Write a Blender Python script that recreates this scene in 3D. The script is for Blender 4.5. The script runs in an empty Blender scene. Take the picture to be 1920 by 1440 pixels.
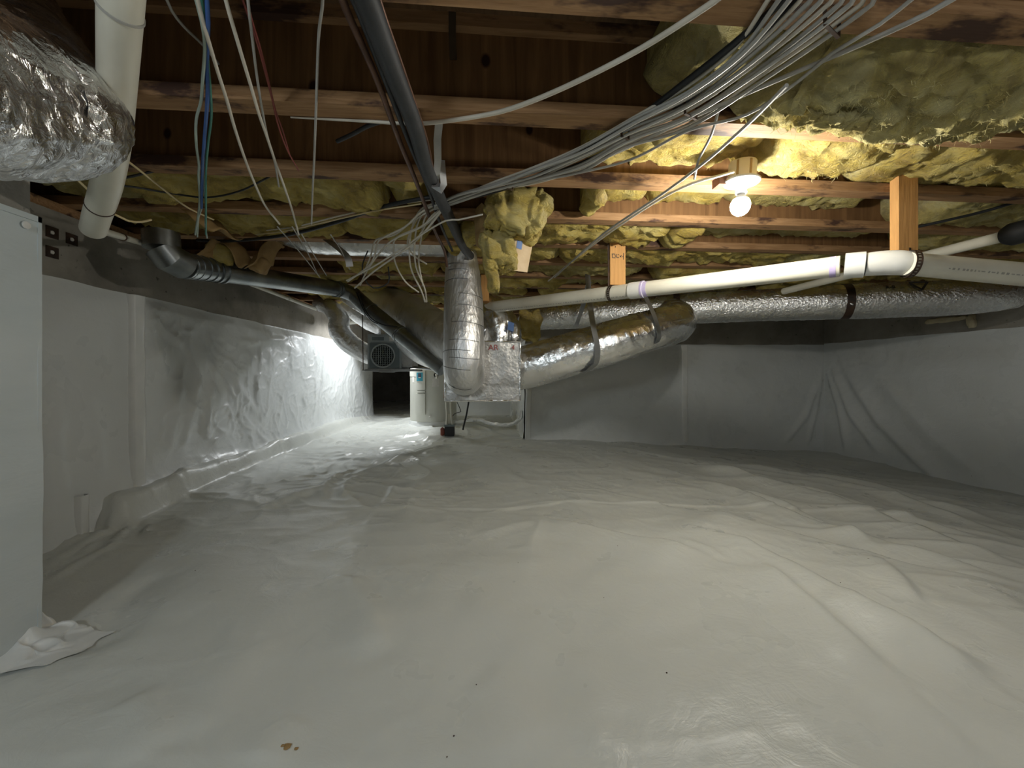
import bpy, math, random
import numpy as np
from mathutils import Vector, Matrix

random.seed(7)
rng = np.random.default_rng(7)
scene = bpy.context.scene
COL = scene.collection

# ------------------------------------------------------------------ camera, world, lights, exposure
F = 721.0                     # focal length in pixels of the 1920 x 1440 frame
YAW = math.radians(4.2)
CT, ST = math.cos(YAW), math.sin(YAW)
CZ = 0.80                     # lens height above the floor sheet
HOR = 700.0
cam_d = bpy.data.cameras.new('camera')
cam_d.sensor_width = 36.0
cam_d.lens = F / 1920 * 36.0
cam_d.shift_y = -(720 - HOR) / 1920
cam_d.clip_start = 0.02
cam = bpy.data.objects.new('camera', cam_d)
COL.objects.link(cam)
cam.location = (0, 0, CZ)
cam.rotation_euler = (math.radians(90), 0, -YAW)
scene.camera = cam
scene.view_settings.view_transform = 'Standard'
scene.view_settings.look = 'None'
scene.view_settings.gamma = 1.0
scene.view_settings.use_curve_mapping = False
scene.view_settings.exposure = 0.0
world = bpy.data.worlds.new('world')
scene.world = world
world.use_nodes = True
world.node_tree.nodes['Background'].inputs[0].default_value = (0.55, 0.62, 0.66, 1)
world.node_tree.nodes['Background'].inputs[1].default_value = 0.0

BULB_STRENGTH = 600.0
def point(name, loc, watts, col, r=0.035):
    l = bpy.data.lights.new(name, 'POINT')
    l.energy = watts; l.color = col; l.shadow_soft_size = r
    o = bpy.data.objects.new(name, l); COL.objects.link(o); o.location = loc
    return o
def spot(name, loc, aim, watts, col, cone=150, blend=0.4, r=0.04):
    l = bpy.data.lights.new(name, 'SPOT')
    l.energy = watts; l.color = col; l.shadow_soft_size = r; l.spot_size = math.radians(cone); l.spot_blend = blend
    o = bpy.data.objects.new(name, l); COL.objects.link(o); o.location = loc
    o.rotation_euler = (Vector(aim) - Vector(loc)).to_track_quat('-Z', 'Y').to_euler(); return o
spot('light_clamp_lamp_behind_ducts', (-1.15, 5.35, 1.40), (-1.76, 5.20, 0.50), 72, (0.93, 0.97, 1.0), 120, 0.30, 0.03)
point('light_clamp_lamp_spill', (-1.15, 5.37, 1.42), 11, (0.93, 0.97, 1.0), 0.03)
spot('light_lamp_behind_camera', (-0.75, -1.0, 1.45), (-0.9, 1.0, 0.0), 41, (0.88, 0.97, 1.0), 165, 0.4, 0.14)
spot('light_rear_fill', (1.4, -1.4, 1.45), (1.6, 1.2, 0.0), 20, (1.0, 0.97, 0.92), 165, 0.4, 0.10)  # added fill light behind the camera, no fixture known there

# ------------------------------------------------------------------ pixel helpers (rays through the photograph)
def P(px, py, d):
    a = (px - 960) / F * d
    return Vector((a * CT + d * ST, -a * ST + d * CT, CZ + (HOR - py) / F * d))
def PZ(px, py, z):
    return P(px, py, F * (z - CZ) / (HOR - py))
def PX(px, py, X):
    return P(px, py, X / ((px - 960) / F * CT + ST))
def PY(px, py, Y):
    return P(px, py, Y / (CT - (px - 960) / F * ST))

# ------------------------------------------------------------------ noise
def _hash(ix, iy, iz, seed):
    h = (ix.astype(np.int64) * 374761393 + iy.astype(np.int64) * 668265263 + iz.astype(np.int64) * 1274126177 + seed * 974634777) & 0xffffffff
    h = ((h ^ (h >> 13)) * 1103515245) & 0xffffffff
    h = ((h ^ (h >> 16)) * 2654435761) & 0xffffffff
    return ((h ^ (h >> 15)) & 0xffffff) / float(0xffffff) * 2 - 1
def vn(x, y, z=0.0, seed=0):
    x, y, z = np.broadcast_arrays(np.asarray(x, float), np.asarray(y, float), np.asarray(z, float))
    xi, yi, zi = np.floor(x), np.floor(y), np.floor(z)
    fx, fy, fz = x - xi, y - yi, z - zi
    sx, sy, sz = [t * t * t * (t * (t * 6 - 15) + 10) for t in (fx, fy, fz)]
    r = 0
    for dx in (0, 1):
        wx = sx if dx else 1 - sx
        for dy in (0, 1):
            wy = sy if dy else 1 - sy
            for dz in (0, 1):
                wz = sz if dz else 1 - sz
                r = r + _hash(xi + dx, yi + dy, zi + dz, seed) * wx * wy * wz
    return r
def fbm(x, y, z=0.0, seed=0, oct=4, g=0.5):
    a, s, r = 1.0, 1.0, 0
    for o in range(oct):
        r = r + a * vn(np.asarray(x) * s, np.asarray(y) * s, np.asarray(z) * s, seed + o * 17)
        a *= g; s *= 2.03
    return r
def ridge(x, y, z=0.0, seed=0, p=3.0):
    return (1 - np.abs(vn(x, y, z, seed))) ** p

def fold_field(U, V, folds):
    """Sum of soft creases along polylines: (points, height, width on the left, width on the right)."""
    out = np.zeros_like(U)
    for pts, h, wl, wr in folds:
        pts = np.array([(p[0], p[1]) for p in pts], float)
        w = 3 * max(wl, wr)
        m = (U > pts[:, 0].min() - w) & (U < pts[:, 0].max() + w) & (V > pts[:, 1].min() - w) & (V < pts[:, 1].max() + w)
        if not m.any(): continue
        u, v = U[m], V[m]
        seg = np.linalg.norm(np.diff(pts, axis=0), axis=1); cum = np.concatenate([[0], np.cumsum(seg)]); tot = cum[-1]
        best = np.full(u.shape, 1e9); sgn = np.zeros(u.shape); tt = np.zeros(u.shape)
        for i in range(len(pts) - 1):
            a, b = pts[i], pts[i + 1]; ab = b - a; L2 = ab @ ab + 1e-12
            t = np.clip(((u - a[0]) * ab[0] + (v - a[1]) * ab[1]) / L2, 0, 1)
            dx, dy = u - (a[0] + t * ab[0]), v - (a[1] + t * ab[1])
            d = np.hypot(dx, dy); k = d < best
            best[k] = d[k]; sgn[k] = (ab[0] * dy - ab[1] * dx)[k]; tt[k] = ((cum[i] + t * seg[i]) / tot)[k]
        ww = np.where(sgn > 0, wl, wr)
        tap = np.clip(np.minimum(tt, 1 - tt) * 5, 0, 1); tap = tap * tap * (3 - 2 * tap)
        out[m] += h * np.exp(-(best / ww) ** 2) * (0.15 + 0.85 * tap)
    return out

# ------------------------------------------------------------------ materials
MATS = {}
def new_mat(name):
    m = bpy.data.materials.new(name); m.use_nodes = True
    MATS[name] = m
    nt = m.node_tree
    return m, nt, nt.nodes['Principled BSDF'], nt.nodes, nt.links
def coords(nt, scale=(1, 1, 1), rnd=False, rot=(0, 0, 0)):
    tc = nt.nodes.new('ShaderNodeTexCoord')
    mp = nt.nodes.new('ShaderNodeMapping'); mp.inputs['Scale'].default_value = scale; mp.inputs['Rotation'].default_value = rot
    src = tc.outputs['Object']
    if rnd:
        oi = nt.nodes.new('ShaderNodeObjectInfo')
        ml = nt.nodes.new('ShaderNodeMath'); ml.operation = 'MULTIPLY'; ml.inputs[1].default_value = 61.0
        nt.links.new(oi.outputs['Random'], ml.inputs[0])
        ad = nt.nodes.new('ShaderNodeVectorMath'); ad.operation = 'ADD'
        nt.links.new(src, ad.inputs[0]); nt.links.new(ml.outputs[0], ad.inputs[1])
        src = ad.outputs[0]
    nt.links.new(src, mp.inputs['Vector'])
    return mp.outputs[0]
def noise(nt, vec, scale, detail=4, rough=0.55, dist=0.0):
    n = nt.nodes.new('ShaderNodeTexNoise'); n.inputs['Scale'].default_value = scale
    n.inputs['Detail'].default_value = detail; n.inputs['Roughness'].default_value = rough; n.inputs['Distortion'].default_value = dist
    nt.links.new(vec, n.inputs['Vector']); return n.outputs['Fac']
def ramp(nt, fac, stops):
    r = nt.nodes.new('ShaderNodeValToRGB'); e = r.color_ramp.elements
    while len(e) < len(stops): e.new(0.5)
    for i, (p, c) in enumerate(stops):
        e[i].position = p; e[i].color = (*c, 1) if len(c) == 3 else c
    nt.links.new(fac, r.inputs[0]); return r.outputs[0]
def mixc(nt, fac, a, b):
    m = nt.nodes.new('ShaderNodeMix'); m.data_type = 'RGBA'
    if isinstance(fac, float): m.inputs[0].default_value = fac
    else: nt.links.new(fac, m.inputs[0])
    for s, v in ((6, a), (7, b)):
        if isinstance(v, tuple): m.inputs[s].default_value = (*v, 1)
        else: nt.links.new(v, m.inputs[s])
    return m.outputs[2]
def bump(nt, bsdf, height, strength, dist):
    b = nt.nodes.new('ShaderNodeBump'); b.inputs['Strength'].default_value = strength; b.inputs['Distance'].default_value = dist
    nt.links.new(height, b.inputs['Height']); nt.links.new(b.outputs[0], bsdf.inputs['Normal']); return b
def mat(name, c1, c2=None, rough=0.5, metal=0.0, ns=6.0, scale=(1, 1, 1), spec=0.5, bs=None, bd=0.002, bst=0.5, lo=0.35, hi=0.65, rnd=False):
    m, nt, b, N, L = new_mat(name)
    b.inputs['Roughness'].default_value = rough; b.inputs['Metallic'].default_value = metal
    b.inputs['Specular IOR Level'].default_value = spec
    vec = coords(nt, scale, rnd)
    c2 = c2 or tuple(x * 0.88 for x in c1)
    L.new(ramp(nt, noise(nt, vec, ns), [(lo, c2), (hi, c1)]), b.inputs['Base Color'])
    if bs: bump(nt, b, noise(nt, vec, bs), bst, bd)
    return m

def make_sheet(name, base, dark, rough, spec=0.4):
    m, nt, b, N, L = new_mat(name)
    v = coords(nt)
    col = ramp(nt, noise(nt, v, 1.6, 5, 0.6), [(0.3, dark), (0.7, base)])
    vo = N.new('ShaderNodeTexVoronoi'); vo.inputs['Scale'].default_value = 7.0; vo.inputs['Randomness'].default_value = 1.0
    L.new(v, vo.inputs['Vector'])
    speck = ramp(nt, vo.outputs['Distance'], [(0.012, (1, 1, 1)), (0.03, (0, 0, 0))])
    keep = N.new('ShaderNodeMath'); keep.operation = 'MULTIPLY'
    sc = N.new('ShaderNodeSeparateColor'); L.new(vo.outputs['Color'], sc.inputs[0])
    gt = N.new('ShaderNodeMath'); gt.operation = 'GREATER_THAN'; gt.inputs[1].default_value = 0.72
    L.new(sc.outputs[0], gt.inputs[0]); L.new(gt.outputs[0], keep.inputs[0]); L.new(speck, keep.inputs[1])
    L.new(mixc(nt, keep.outputs[0], col, (0.10, 0.085, 0.06)), b.inputs['Base Color'])
    rr = ramp(nt, noise(nt, v, 3.0, 4), [(0.3, (rough - 0.07,) * 3), (0.7, (rough + 0.08,) * 3)])
    L.new(rr, b.inputs['Roughness'])
    b.inputs['Specular IOR Level'].default_value = spec
    n1 = noise(nt, v, 9.0, 5, 0.6, 1.2); n2 = noise(nt, coords(nt, (1, 2.6, 1.6), False, (0, 0, 0.5)), 16.0, 6, 0.62, 2.5)
    ad = N.new('ShaderNodeMath'); ad.operation = 'MULTIPLY_ADD'; ad.inputs[1].default_value = 0.22; L.new(n2, ad.inputs[0]); L.new(n1, ad.inputs[2])
    bump(nt, b, ad.outputs[0], 0.33, 0.012)
    return m
make_sheet('sheet_floor', (0.655, 0.675, 0.645), (0.61, 0.63, 0.60), 0.31, 0.30)
make_sheet('sheet_wall', (0.69, 0.715, 0.715), (0.63, 0.655, 0.65), 0.30, 0.35)
mat('sheet_board', (0.53, 0.57, 0.575), (0.48, 0.525, 0.53), 0.55, ns=2.0, scale=(1, 1, 3), bs=18, bd=0.004, bst=0.4)
mat('seam_tape', (0.74, 0.75, 0.74), (0.68, 0.70, 0.69), 0.32, ns=9, bs=30, bd=0.003)

def make_concrete():
    m, nt, b, N, L = new_mat('concrete')
    v = coords(nt)
    c = ramp(nt, noise(nt, v, 2.2, 8, 0.65), [(0.28, (0.15, 0.138, 0.118)), (0.5, (0.27, 0.25, 0.215)), (0.75, (0.37, 0.345, 0.30))])
    pit = ramp(nt, noise(nt, v, 30, 3, 0.5), [(0.27, (0.03, 0.028, 0.02)), (0.33, (1, 1, 1))])
    mm = N.new('ShaderNodeMix'); mm.data_type = 'RGBA'; mm.blend_type = 'MULTIPLY'; mm.inputs[0].default_value = 0.7
    L.new(c, mm.inputs[6]); L.new(pit, mm.inputs[7]); L.new(mm.outputs[2], b.inputs['Base Color'])
    b.inputs['Roughness'].default_value = 0.9
    bump(nt, b, noise(nt, v, 24, 6, 0.7), 0.5, 0.006)
make_concrete()

def make_wood(name, light, mid, dark, grain, stain_scale, stain_amt, ink=False):
    m, nt, b, N, L = new_mat(name)
    v = coords(nt, grain, True)
    g = ramp(nt, noise(nt, v, 3.0, 6, 0.62, 0.6), [(0.3, mid), (0.68, light)])
    v2 = coords(nt, stain_scale, True)
    st = ramp(nt, noise(nt, v2, 1.0, 5, 0.62), [(stain_amt, (0, 0, 0)), (stain_amt + 0.09, (1, 1, 1))])
    L.new(mixc(nt, st, g, dark), b.inputs['Base Color'])
    b.inputs['Roughness'].default_value = 0.72; b.inputs['Specular IOR Level'].default_value = 0.25
    bump(nt, b, noise(nt, v, 5.0, 5, 0.6), 0.3, 0.004)
make_wood('wood_flange', (0.42, 0.25, 0.125), (0.25, 0.135, 0.06), (0.075, 0.04, 0.028), (2.0, 26, 26), (3.2, 9, 9), 0.535)
make_wood('wood_block', (0.66, 0.36, 0.13), (0.50, 0.26, 0.09), (0.30, 0.14, 0.05), (24, 24, 1.6), (6, 6, 2), 0.66)
make_wood('wood_deck', (0.20, 0.12, 0.06), (0.12, 0.07, 0.035), (0.05, 0.028, 0.018), (14, 2, 14), (3, 3, 3), 0.6)

def make_web():
    m, nt, b, N, L = new_mat('wood_web')
    v = coords(nt, (26, 26, 1.6), True)
    g = ramp(nt, noise(nt, v, 1.0, 6, 0.6, 0.8), [(0.3, (0.13, 0.065, 0.026)), (0.7, (0.26, 0.14, 0.058))])
    v2 = coords(nt, (4.6, 0.001, 3.0), True)
    vo = N.new('ShaderNodeTexVoronoi'); vo.inputs['Scale'].default_value = 1.5; L.new(v2, vo.inputs['Vector'])
    kn = ramp(nt, vo.outputs['Distance'], [(0.075, (1, 1, 1)), (0.125, (0, 0, 0))])
    c = mixc(nt, kn, g, (0.035, 0.014, 0.008))
    L.new(c, b.inputs['Base Color']); b.inputs['Roughness'].default_value = 0.75; b.inputs['Specular IOR Level'].default_value = 0.2
    bump(nt, b, noise(nt, v, 2.0, 4), 0.25, 0.003)
make_web()

def make_fiber(name, c1, c2, c3):
    m, nt, b, N, L = new_mat(name)
    v = coords(nt, (1, 1, 1), True)
    c = ramp(nt, noise(nt, v, 7.0, 6, 0.65, 0.6), [(0.34, c3), (0.48, c2), (0.64, c1)])
    L.new(c, b.inputs['Base Color']); b.inputs['Roughness'].default_value = 0.95
    b.inputs['Specular IOR Level'].default_value = 0.1
    b.inputs['Sheen Weight'].default_value = 0.25; b.inputs['Sheen Roughness'].default_value = 0.6
    v3 = coords(nt, (1.0, 1.0, 2.2), True)
    ad = N.new('ShaderNodeMath'); ad.operation = 'MULTIPLY_ADD'; ad.inputs[1].default_value = 0.35
    L.new(noise(nt, v3, 70, 6, 0.75, 1.0), ad.inputs[0]); L.new(noise(nt, v3, 14, 6, 0.7, 2.2), ad.inputs[2])
    bump(nt, b, ad.outputs[0], 1.0, 0.045)
make_fiber('fiberglass', (0.86, 0.70, 0.22), (0.76, 0.56, 0.09), (0.46, 0.29, 0.03))
make_fiber('fiberglass_pale', (0.86, 0.76, 0.34), (0.72, 0.58, 0.16), (0.44, 0.32, 0.06))
mat('fiber_strand', (0.78, 0.70, 0.36), (0.7, 0.58, 0.22), 0.8)
mat('kraft_paper', (0.42, 0.28, 0.12), (0.26, 0.16, 0.06), 0.75, ns=8, bs=20, bd=0.004)
mat('kraft_pale', (0.66, 0.52, 0.34), (0.52, 0.38, 0.22), 0.75, ns=8, bs=20, bd=0.004)
mat('blue_ink', (0.10, 0.19, 0.42), None, 0.6)

def make_foil(name, col, rough, s1, bd, stretch=(1, 1, 1)):
    m, nt, b, N, L = new_mat(name)
    b.inputs['Metallic'].default_value = 1.0
    v = coords(nt, stretch, True)
    L.new(ramp(nt, noise(nt, v, 5, 4), [(0.3, tuple(x * 0.86 for x in col)), (0.7, col)]), b.inputs['Base Color'])
    L.new(ramp(nt, noise(nt, v, 12, 3), [(0.3, (rough - 0.06,) * 3), (0.7, (rough + 0.1,) * 3)]), b.inputs['Roughness'])
    n1 = noise(nt, v, s1, 5, 0.6, 1.0)
    vo = N.new('ShaderNodeTexVoronoi'); vo.inputs['Scale'].default_value = s1 * 1.3; vo.feature = 'F1'; L.new(v, vo.inputs['Vector'])
    ad = N.new('ShaderNodeMath'); ad.operation = 'MULTIPLY_ADD'; ad.inputs[1].default_value = 0.5
    L.new(vo.outputs['Distance'], ad.inputs[0]); L.new(n1, ad.inputs[2])
    bump(nt, b, ad.outputs[0], 0.5, bd)
make_foil('foil', (0.90, 0.90, 0.895), 0.22, 16, 0.010)
make_foil('foil_near', (0.93, 0.93, 0.93), 0.20, 26, 0.026)
make_foil('foil_smooth', (0.90, 0.90, 0.90), 0.42, 34, 0.010, (1, 1, 0.35))
make_foil('foil_fine', (0.90, 0.90, 0.90), 0.25, 45, 0.013)
make_foil('foil_board', (0.50, 0.495, 0.48), 0.42, 30, 0.008)
make_foil('foil_dull', (0.86, 0.86, 0.86), 0.48, 30, 0.014)
mat('galvanized', (0.36, 0.38, 0.38), (0.24, 0.26, 0.265), 0.34, 1.0, ns=9, scale=(1, 1, 1), bs=14, bd=0.002)
mat('strap_metal', (0.48, 0.49, 0.50), (0.36, 0.37, 0.38), 0.42, 0.85, ns=8)
mat('crease_shade', (0.11, 0.11, 0.11), None, 0.5, 0.5)
mat('dark_metal', (0.05, 0.042, 0.038), (0.10, 0.06, 0.04), 0.5, 0.7, ns=20)
mat('pvc', (0.64, 0.62, 0.53), (0.57, 0.54, 0.445), 0.35, ns=5, bs=20, bd=0.001)
mat('pvc_white', (0.70, 0.70, 0.67), (0.65, 0.645, 0.60), 0.32, ns=5)
mat('primer_purple', (0.44, 0.36, 0.62), (0.56, 0.50, 0.68), 0.4, ns=20)
mat('pipe_print', (0.34, 0.33, 0.29), None, 0.5)
mat('foam_black', (0.022, 0.024, 0.026), (0.035, 0.037, 0.04), 0.6, ns=16, bs=40, bd=0.002)
mat('rubber_black', (0.012, 0.013, 0.014), None, 0.5)
mat('copper_dark', (0.16, 0.085, 0.055), (0.09, 0.05, 0.035), 0.45, 0.6, ns=12)
mat('cable_white', (0.62, 0.58, 0.50), (0.52, 0.48, 0.40), 0.42, ns=8)
mat('cable_grey', (0.40, 0.39, 0.36), (0.32, 0.31, 0.28), 0.42, ns=8)
mat('cable_yellow', (0.62, 0.50, 0.28), (0.52, 0.42, 0.22), 0.45, ns=8)
mat('cable_blue', (0.03, 0.09, 0.30), (0.05, 0.12, 0.32), 0.45, ns=8)
mat('cable_green', (0.05, 0.20, 0.15), (0.07, 0.24, 0.18), 0.45, ns=8)
mat('cable_pale_green', (0.38, 0.46, 0.40), (0.32, 0.40, 0.35), 0.45, ns=8)
mat('cable_red', (0.24, 0.05, 0.04), (0.20, 0.05, 0.04), 0.45, ns=8)
mat('lamp_white', (0.58, 0.60, 0.61), (0.55, 0.57, 0.58), 0.3, ns=5)
mat('box_pvc', (0.66, 0.60, 0.47), (0.60, 0.54, 0.42), 0.4, ns=5)
mat('heater_enamel', (0.62, 0.62, 0.56), (0.57, 0.57, 0.51), 0.35, ns=3)
mat('label_blue', (0.02, 0.30, 0.42), (0.03, 0.34, 0.46), 0.4)
mat('label_dark', (0.03, 0.05, 0.09), None, 0.4)
mat('label_white', (0.70, 0.68, 0.64), (0.62, 0.60, 0.56), 0.5, ns=30)
mat('appliance_grey', (0.42, 0.46, 0.47), (0.36, 0.40, 0.41), 0.42, ns=5)
mat('appliance_dark', (0.17, 0.205, 0.22), (0.14, 0.175, 0.185), 0.45, ns=5)
mat('red_ink', (0.36, 0.07, 0.06), None, 0.6)
mat('black_ink', (0.03, 0.028, 0.026), None, 0.6)
mat('spray_foam', (0.62, 0.55, 0.38), (0.50, 0.43, 0.28), 0.8, ns=12, bs=25, bd=0.01)
mat('rubble', (0.30, 0.09, 0.06), (0.22, 0.07, 0.05), 0.8, ns=12)

m, nt, b, N, L = new_mat('bulb_glow')
b.inputs['Base Color'].default_value = (1, 1, 1, 1)
b.inputs['Emission Color'].default_value = (1.0, 0.965, 0.87, 1)
b.inputs['Emission Strength'].default_value = BULB_STRENGTH

# ------------------------------------------------------------------ mesh building
WL = {}            # world origin of every object
def link(o, loc, parent=None):
    COL.objects.link(o)
    if parent is not None:
        o.parent = parent; WL[o.name] = WL[parent.name]; o.location = (0, 0, 0)
    else:
        o.location = loc; WL[o.name] = Vector(loc)
    return o
def tag(o, label=None, cat=None, group=None, kind=None):
    if label: o['label'] = label
    if cat: o['category'] = cat
    if group: o['group'] = group
    if kind: o['kind'] = kind
    return o
def thing(name, label, cat, loc, group=None):
    o = bpy.data.objects.new(name, None); o.empty_display_size = 0.05
    link(o, Vector(loc)); return tag(o, label, cat, group)

def frames(pts):
    pts = [Vector(p) for p in pts]; n = len(pts); T = []
    for i in range(n):
        a = pts[max(i - 1, 0)]; b = pts[min(i + 1, n - 1)]
        t = (b - a); T.append(t.normalized() if t.length > 1e-9 else Vector((0, 0, 1)))
    up = Vector((0, 0, 1)) if abs(T[0].z) < 0.9 else Vector((0, 1, 0))
    Nn = [(up - T[0] * up.dot(T[0])).normalized()]
    for i in range(1, n):
        v = Nn[-1] - T[i] * Nn[-1].dot(T[i])
        Nn.append(v.normalized())
    return pts, T, Nn, [T[i].cross(Nn[i]) for i in range(n)]
def spline(pts, step):
    """Catmull-Rom through pts, sampled about every `step` metres."""
    pts = [Vector(p) for p in pts]
    if len(pts) == 2:
        n = max(1, int((pts[1] - pts[0]).length / step)); return [pts[0].lerp(pts[1], i / n) for i in range(n + 1)]
    q = [pts[0] * 2 - pts[1]] + pts + [pts[-1] * 2 - pts[-2]]; out = []
    for i in range(1, len(q) - 2):
        p0, p1, p2, p3 = q[i - 1], q[i], q[i + 1], q[i + 2]
        n = max(1, int((p2 - p1).length / step))
        for k in range(n):
            t = k / n
            out.append(0.5 * ((2 * p1) + (p2 - p0) * t + (2 * p0 - 5 * p1 + 4 * p2 - p3) * t * t + (3 * p1 - p0 - 3 * p2 + p3) * t ** 3))
    out.append(pts[-1]); return out

class MB:
    def __init__(s): s.v = []; s.f = []
    def add(s, vs, fs):
        o = len(s.v); s.v.extend(tuple(p) for p in vs); s.f.extend(tuple(i + o for i in f) for f in fs); return s
    def box(s, c, size, R=None):
        x, y, z = [k / 2 for k in size]; c = Vector(c)
        vs = [Vector(p) for p in ((-x, -y, -z), (x, -y, -z), (x, y, -z), (-x, y, -z), (-x, -y, z), (x, -y, z), (x, y, z), (-x, y, z))]
        if R is not None: vs = [R @ p for p in vs]
        return s.add([p + c for p in vs], [(0, 3, 2, 1), (4, 5, 6, 7), (0, 1, 5, 4), (1, 2, 6, 5), (2, 3, 7, 6), (3, 0, 4, 7)])
    def box2(s, a, b):
        a, b = Vector(a), Vector(b); return s.box((a + b) / 2, [abs(k) for k in (b - a)])
    def tube(s, pts, r, n=12, caps=True, disp=None):
        pts, T, Nn, B = frames(pts); m = len(pts)
        rr = np.full(m, r, float) if np.isscalar(r) else np.interp(np.linspace(0, 1, m), np.linspace(0, 1, len(r)), r)
        ang = np.linspace(0, 2 * np.pi, n, endpoint=False)
        C = np.array(pts); NA = np.array(Nn); BA = np.array(B)
        dirs = np.cos(ang)[None, :, None] * NA[:, None, :] + np.sin(ang)[None, :, None] * BA[:, None, :]
        R = np.repeat(rr[:, None], n, 1)
        if disp is not None:
            ss = np.concatenate([[0], np.cumsum(np.linalg.norm(np.diff(C, axis=0), axis=1))])
            R = R + disp(np.repeat(ss[:, None], n, 1), np.repeat(ang[None, :], m, 0), R, dirs)
        V = C[:, None, :] + dirs * R[:, :, None]
        vs = [tuple(p) for p in V.reshape(-1, 3)]
        fs = [(i * n + j, i * n + (j + 1) % n, (i + 1) * n + (j + 1) % n, (i + 1) * n + j) for i in range(m - 1) for j in range(n)]
        if caps:
            vs += [tuple(pts[0]), tuple(pts[-1])]; a, b = m * n, m * n + 1
            fs += [(a, (j + 1) % n, j) for j in range(n)] + [(b, (m - 1) * n + j, (m - 1) * n + (j + 1) % n) for j in range(n)]
        return s.add(vs, fs)
    def lathe(s, prof, c, axis=(0, 0, 1), n=24):
        q = Vector((0, 0, 1)).rotation_difference(Vector(axis).normalized()); c = Vector(c); vs = []; k = len(prof)
        for r, z in prof:
            for j in range(n):
                a = 2 * math.pi * j / n; vs.append(c + q @ Vector((r * math.cos(a), r * math.sin(a), z)))
        fs = [(i * n + j, i * n + (j + 1) % n, (i + 1) * n + (j + 1) % n, (i + 1) * n + j) for i in range(k - 1) for j in range(n)]
        fs.append(tuple(reversed(range(n)))); fs.append(tuple((k - 1) * n + j for j in range(n)))
        return s.add(vs, fs)
    def ribbon(s, pts, w, t, wdir):
        pts = [Vector(p) for p in pts]; wd = Vector(wdir).normalized(); vs = []; m = len(pts)
        for i in range(m):
            tg = (pts[min(i + 1, m - 1)] - pts[max(i - 1, 0)]).normalized()
            ww = (wd - tg * wd.dot(tg)).normalized(); nn = tg.cross(ww)
            for a, b in ((-1, -1), (1, -1), (1, 1), (-1, 1)): vs.append(pts[i] + ww * (a * w / 2) + nn * (b * t / 2))
        fs = [(i * 4 + j, i * 4 + (j + 1) % 4, i * 4 + 4 + (j + 1) % 4, i * 4 + 4 + j) for i in range(m - 1) for j in range(4)]
        return s.add(vs, fs + [(3, 2, 1, 0), tuple((m - 1) * 4 + j for j in range(4))])
    def perf_ring(s, c, axis, r, w, n=26, t=0.0022):
        """A perforated strap bent round a pipe: two rails joined by cross bars, so that the holes are real."""
        ax = Vector(axis).normalized(); u = ax.orthogonal().normalized(); v = ax.cross(u); c = Vector(c)
        pt = lambda a, h: c + ax * h + (u * math.cos(a) + v * math.sin(a)) * r
        for h in (-w * 0.38, w * 0.38):
            s.ribbon([pt(2 * math.pi * i / 36, h) for i in range(37)], w * 0.26, t, ax)
        for i in range(n):
            a = 2 * math.pi * i / n
            s.ribbon([pt(a, -w * 0.4), pt(a, w * 0.4)], 2 * math.pi * r / n * 0.42, t, u * -math.sin(a) + v * math.cos(a))
        return s
    def mesh(s, name, off=Vector((0, 0, 0)), smooth=True, angle=40):
        me = bpy.data.meshes.new(name); v = np.array(s.v, float) - np.array(off); me.from_pydata(v.tolist(), [], s.f); me.update()
        if smooth:
            me.polygons.foreach_set('use_smooth', [True] * len(me.polygons)); me.set_sharp_from_angle(angle=math.radians(angle))
        return me
    def build(s, name, mt, parent=None, smooth=True, angle=40, origin=None):
        if parent is not None: off = WL[parent.name]
        elif origin is not None: off = Vector(origin)
        else:
            a = np.array(s.v); off = Vector(((a[:, 0].min() + a[:, 0].max()) / 2, (a[:, 1].min() + a[:, 1].max()) / 2, a[:, 2].min()))
        me = s.mesh(name, off, smooth, angle); me.materials.append(MATS[mt])
        return link(bpy.data.objects.new(name, me), off, parent)

def grid_mesh(name, V, nu, nv, mt, parent=None, flip=False, kind=None):
    """V: (nu*nv, 3) array; one smooth surface."""
    me = bpy.data.meshes.new(name)
    i = np.arange(nu - 1)[:, None] * nv + np.arange(nv - 1)[None, :]
    q = np.stack([i, i + nv, i + nv + 1, i + 1] if not flip else [i, i + 1, i + nv + 1, i + nv], -1).reshape(-1, 4)
    return V, q
def raw_mesh(name, parts, mt, parent=None, origin=(0, 0, 0)):
    vs, qs, o = [], [], 0
    for V, q in parts:
        vs.append(V); qs.append(q + o); o += len(V)
    V = np.concatenate(vs); Q = np.concatenate(qs)
    off = WL[parent.name] if parent is not None else Vector(origin)
    V = V - np.array(off)
    me = bpy.data.meshes.new(name)
    me.vertices.add(len(V)); me.vertices.foreach_set('co', V.astype(np.float32).ravel())
    me.loops.add(Q.size); me.loops.foreach_set('vertex_index', Q.astype(np.int32).ravel())
    me.polygons.add(len(Q)); me.polygons.foreach_set('loop_start', np.arange(0, Q.size, 4, dtype=np.int32)); me.polygons.foreach_set('loop_total', np.full(len(Q), 4, dtype=np.int32))
    me.polygons.foreach_set('use_smooth', np.ones(len(Q), dtype=bool))
    me.update(calc_edges=True); me.validate(); me.materials.append(MATS[mt])
    return link(bpy.data.objects.new(name, me), off, parent)

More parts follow.
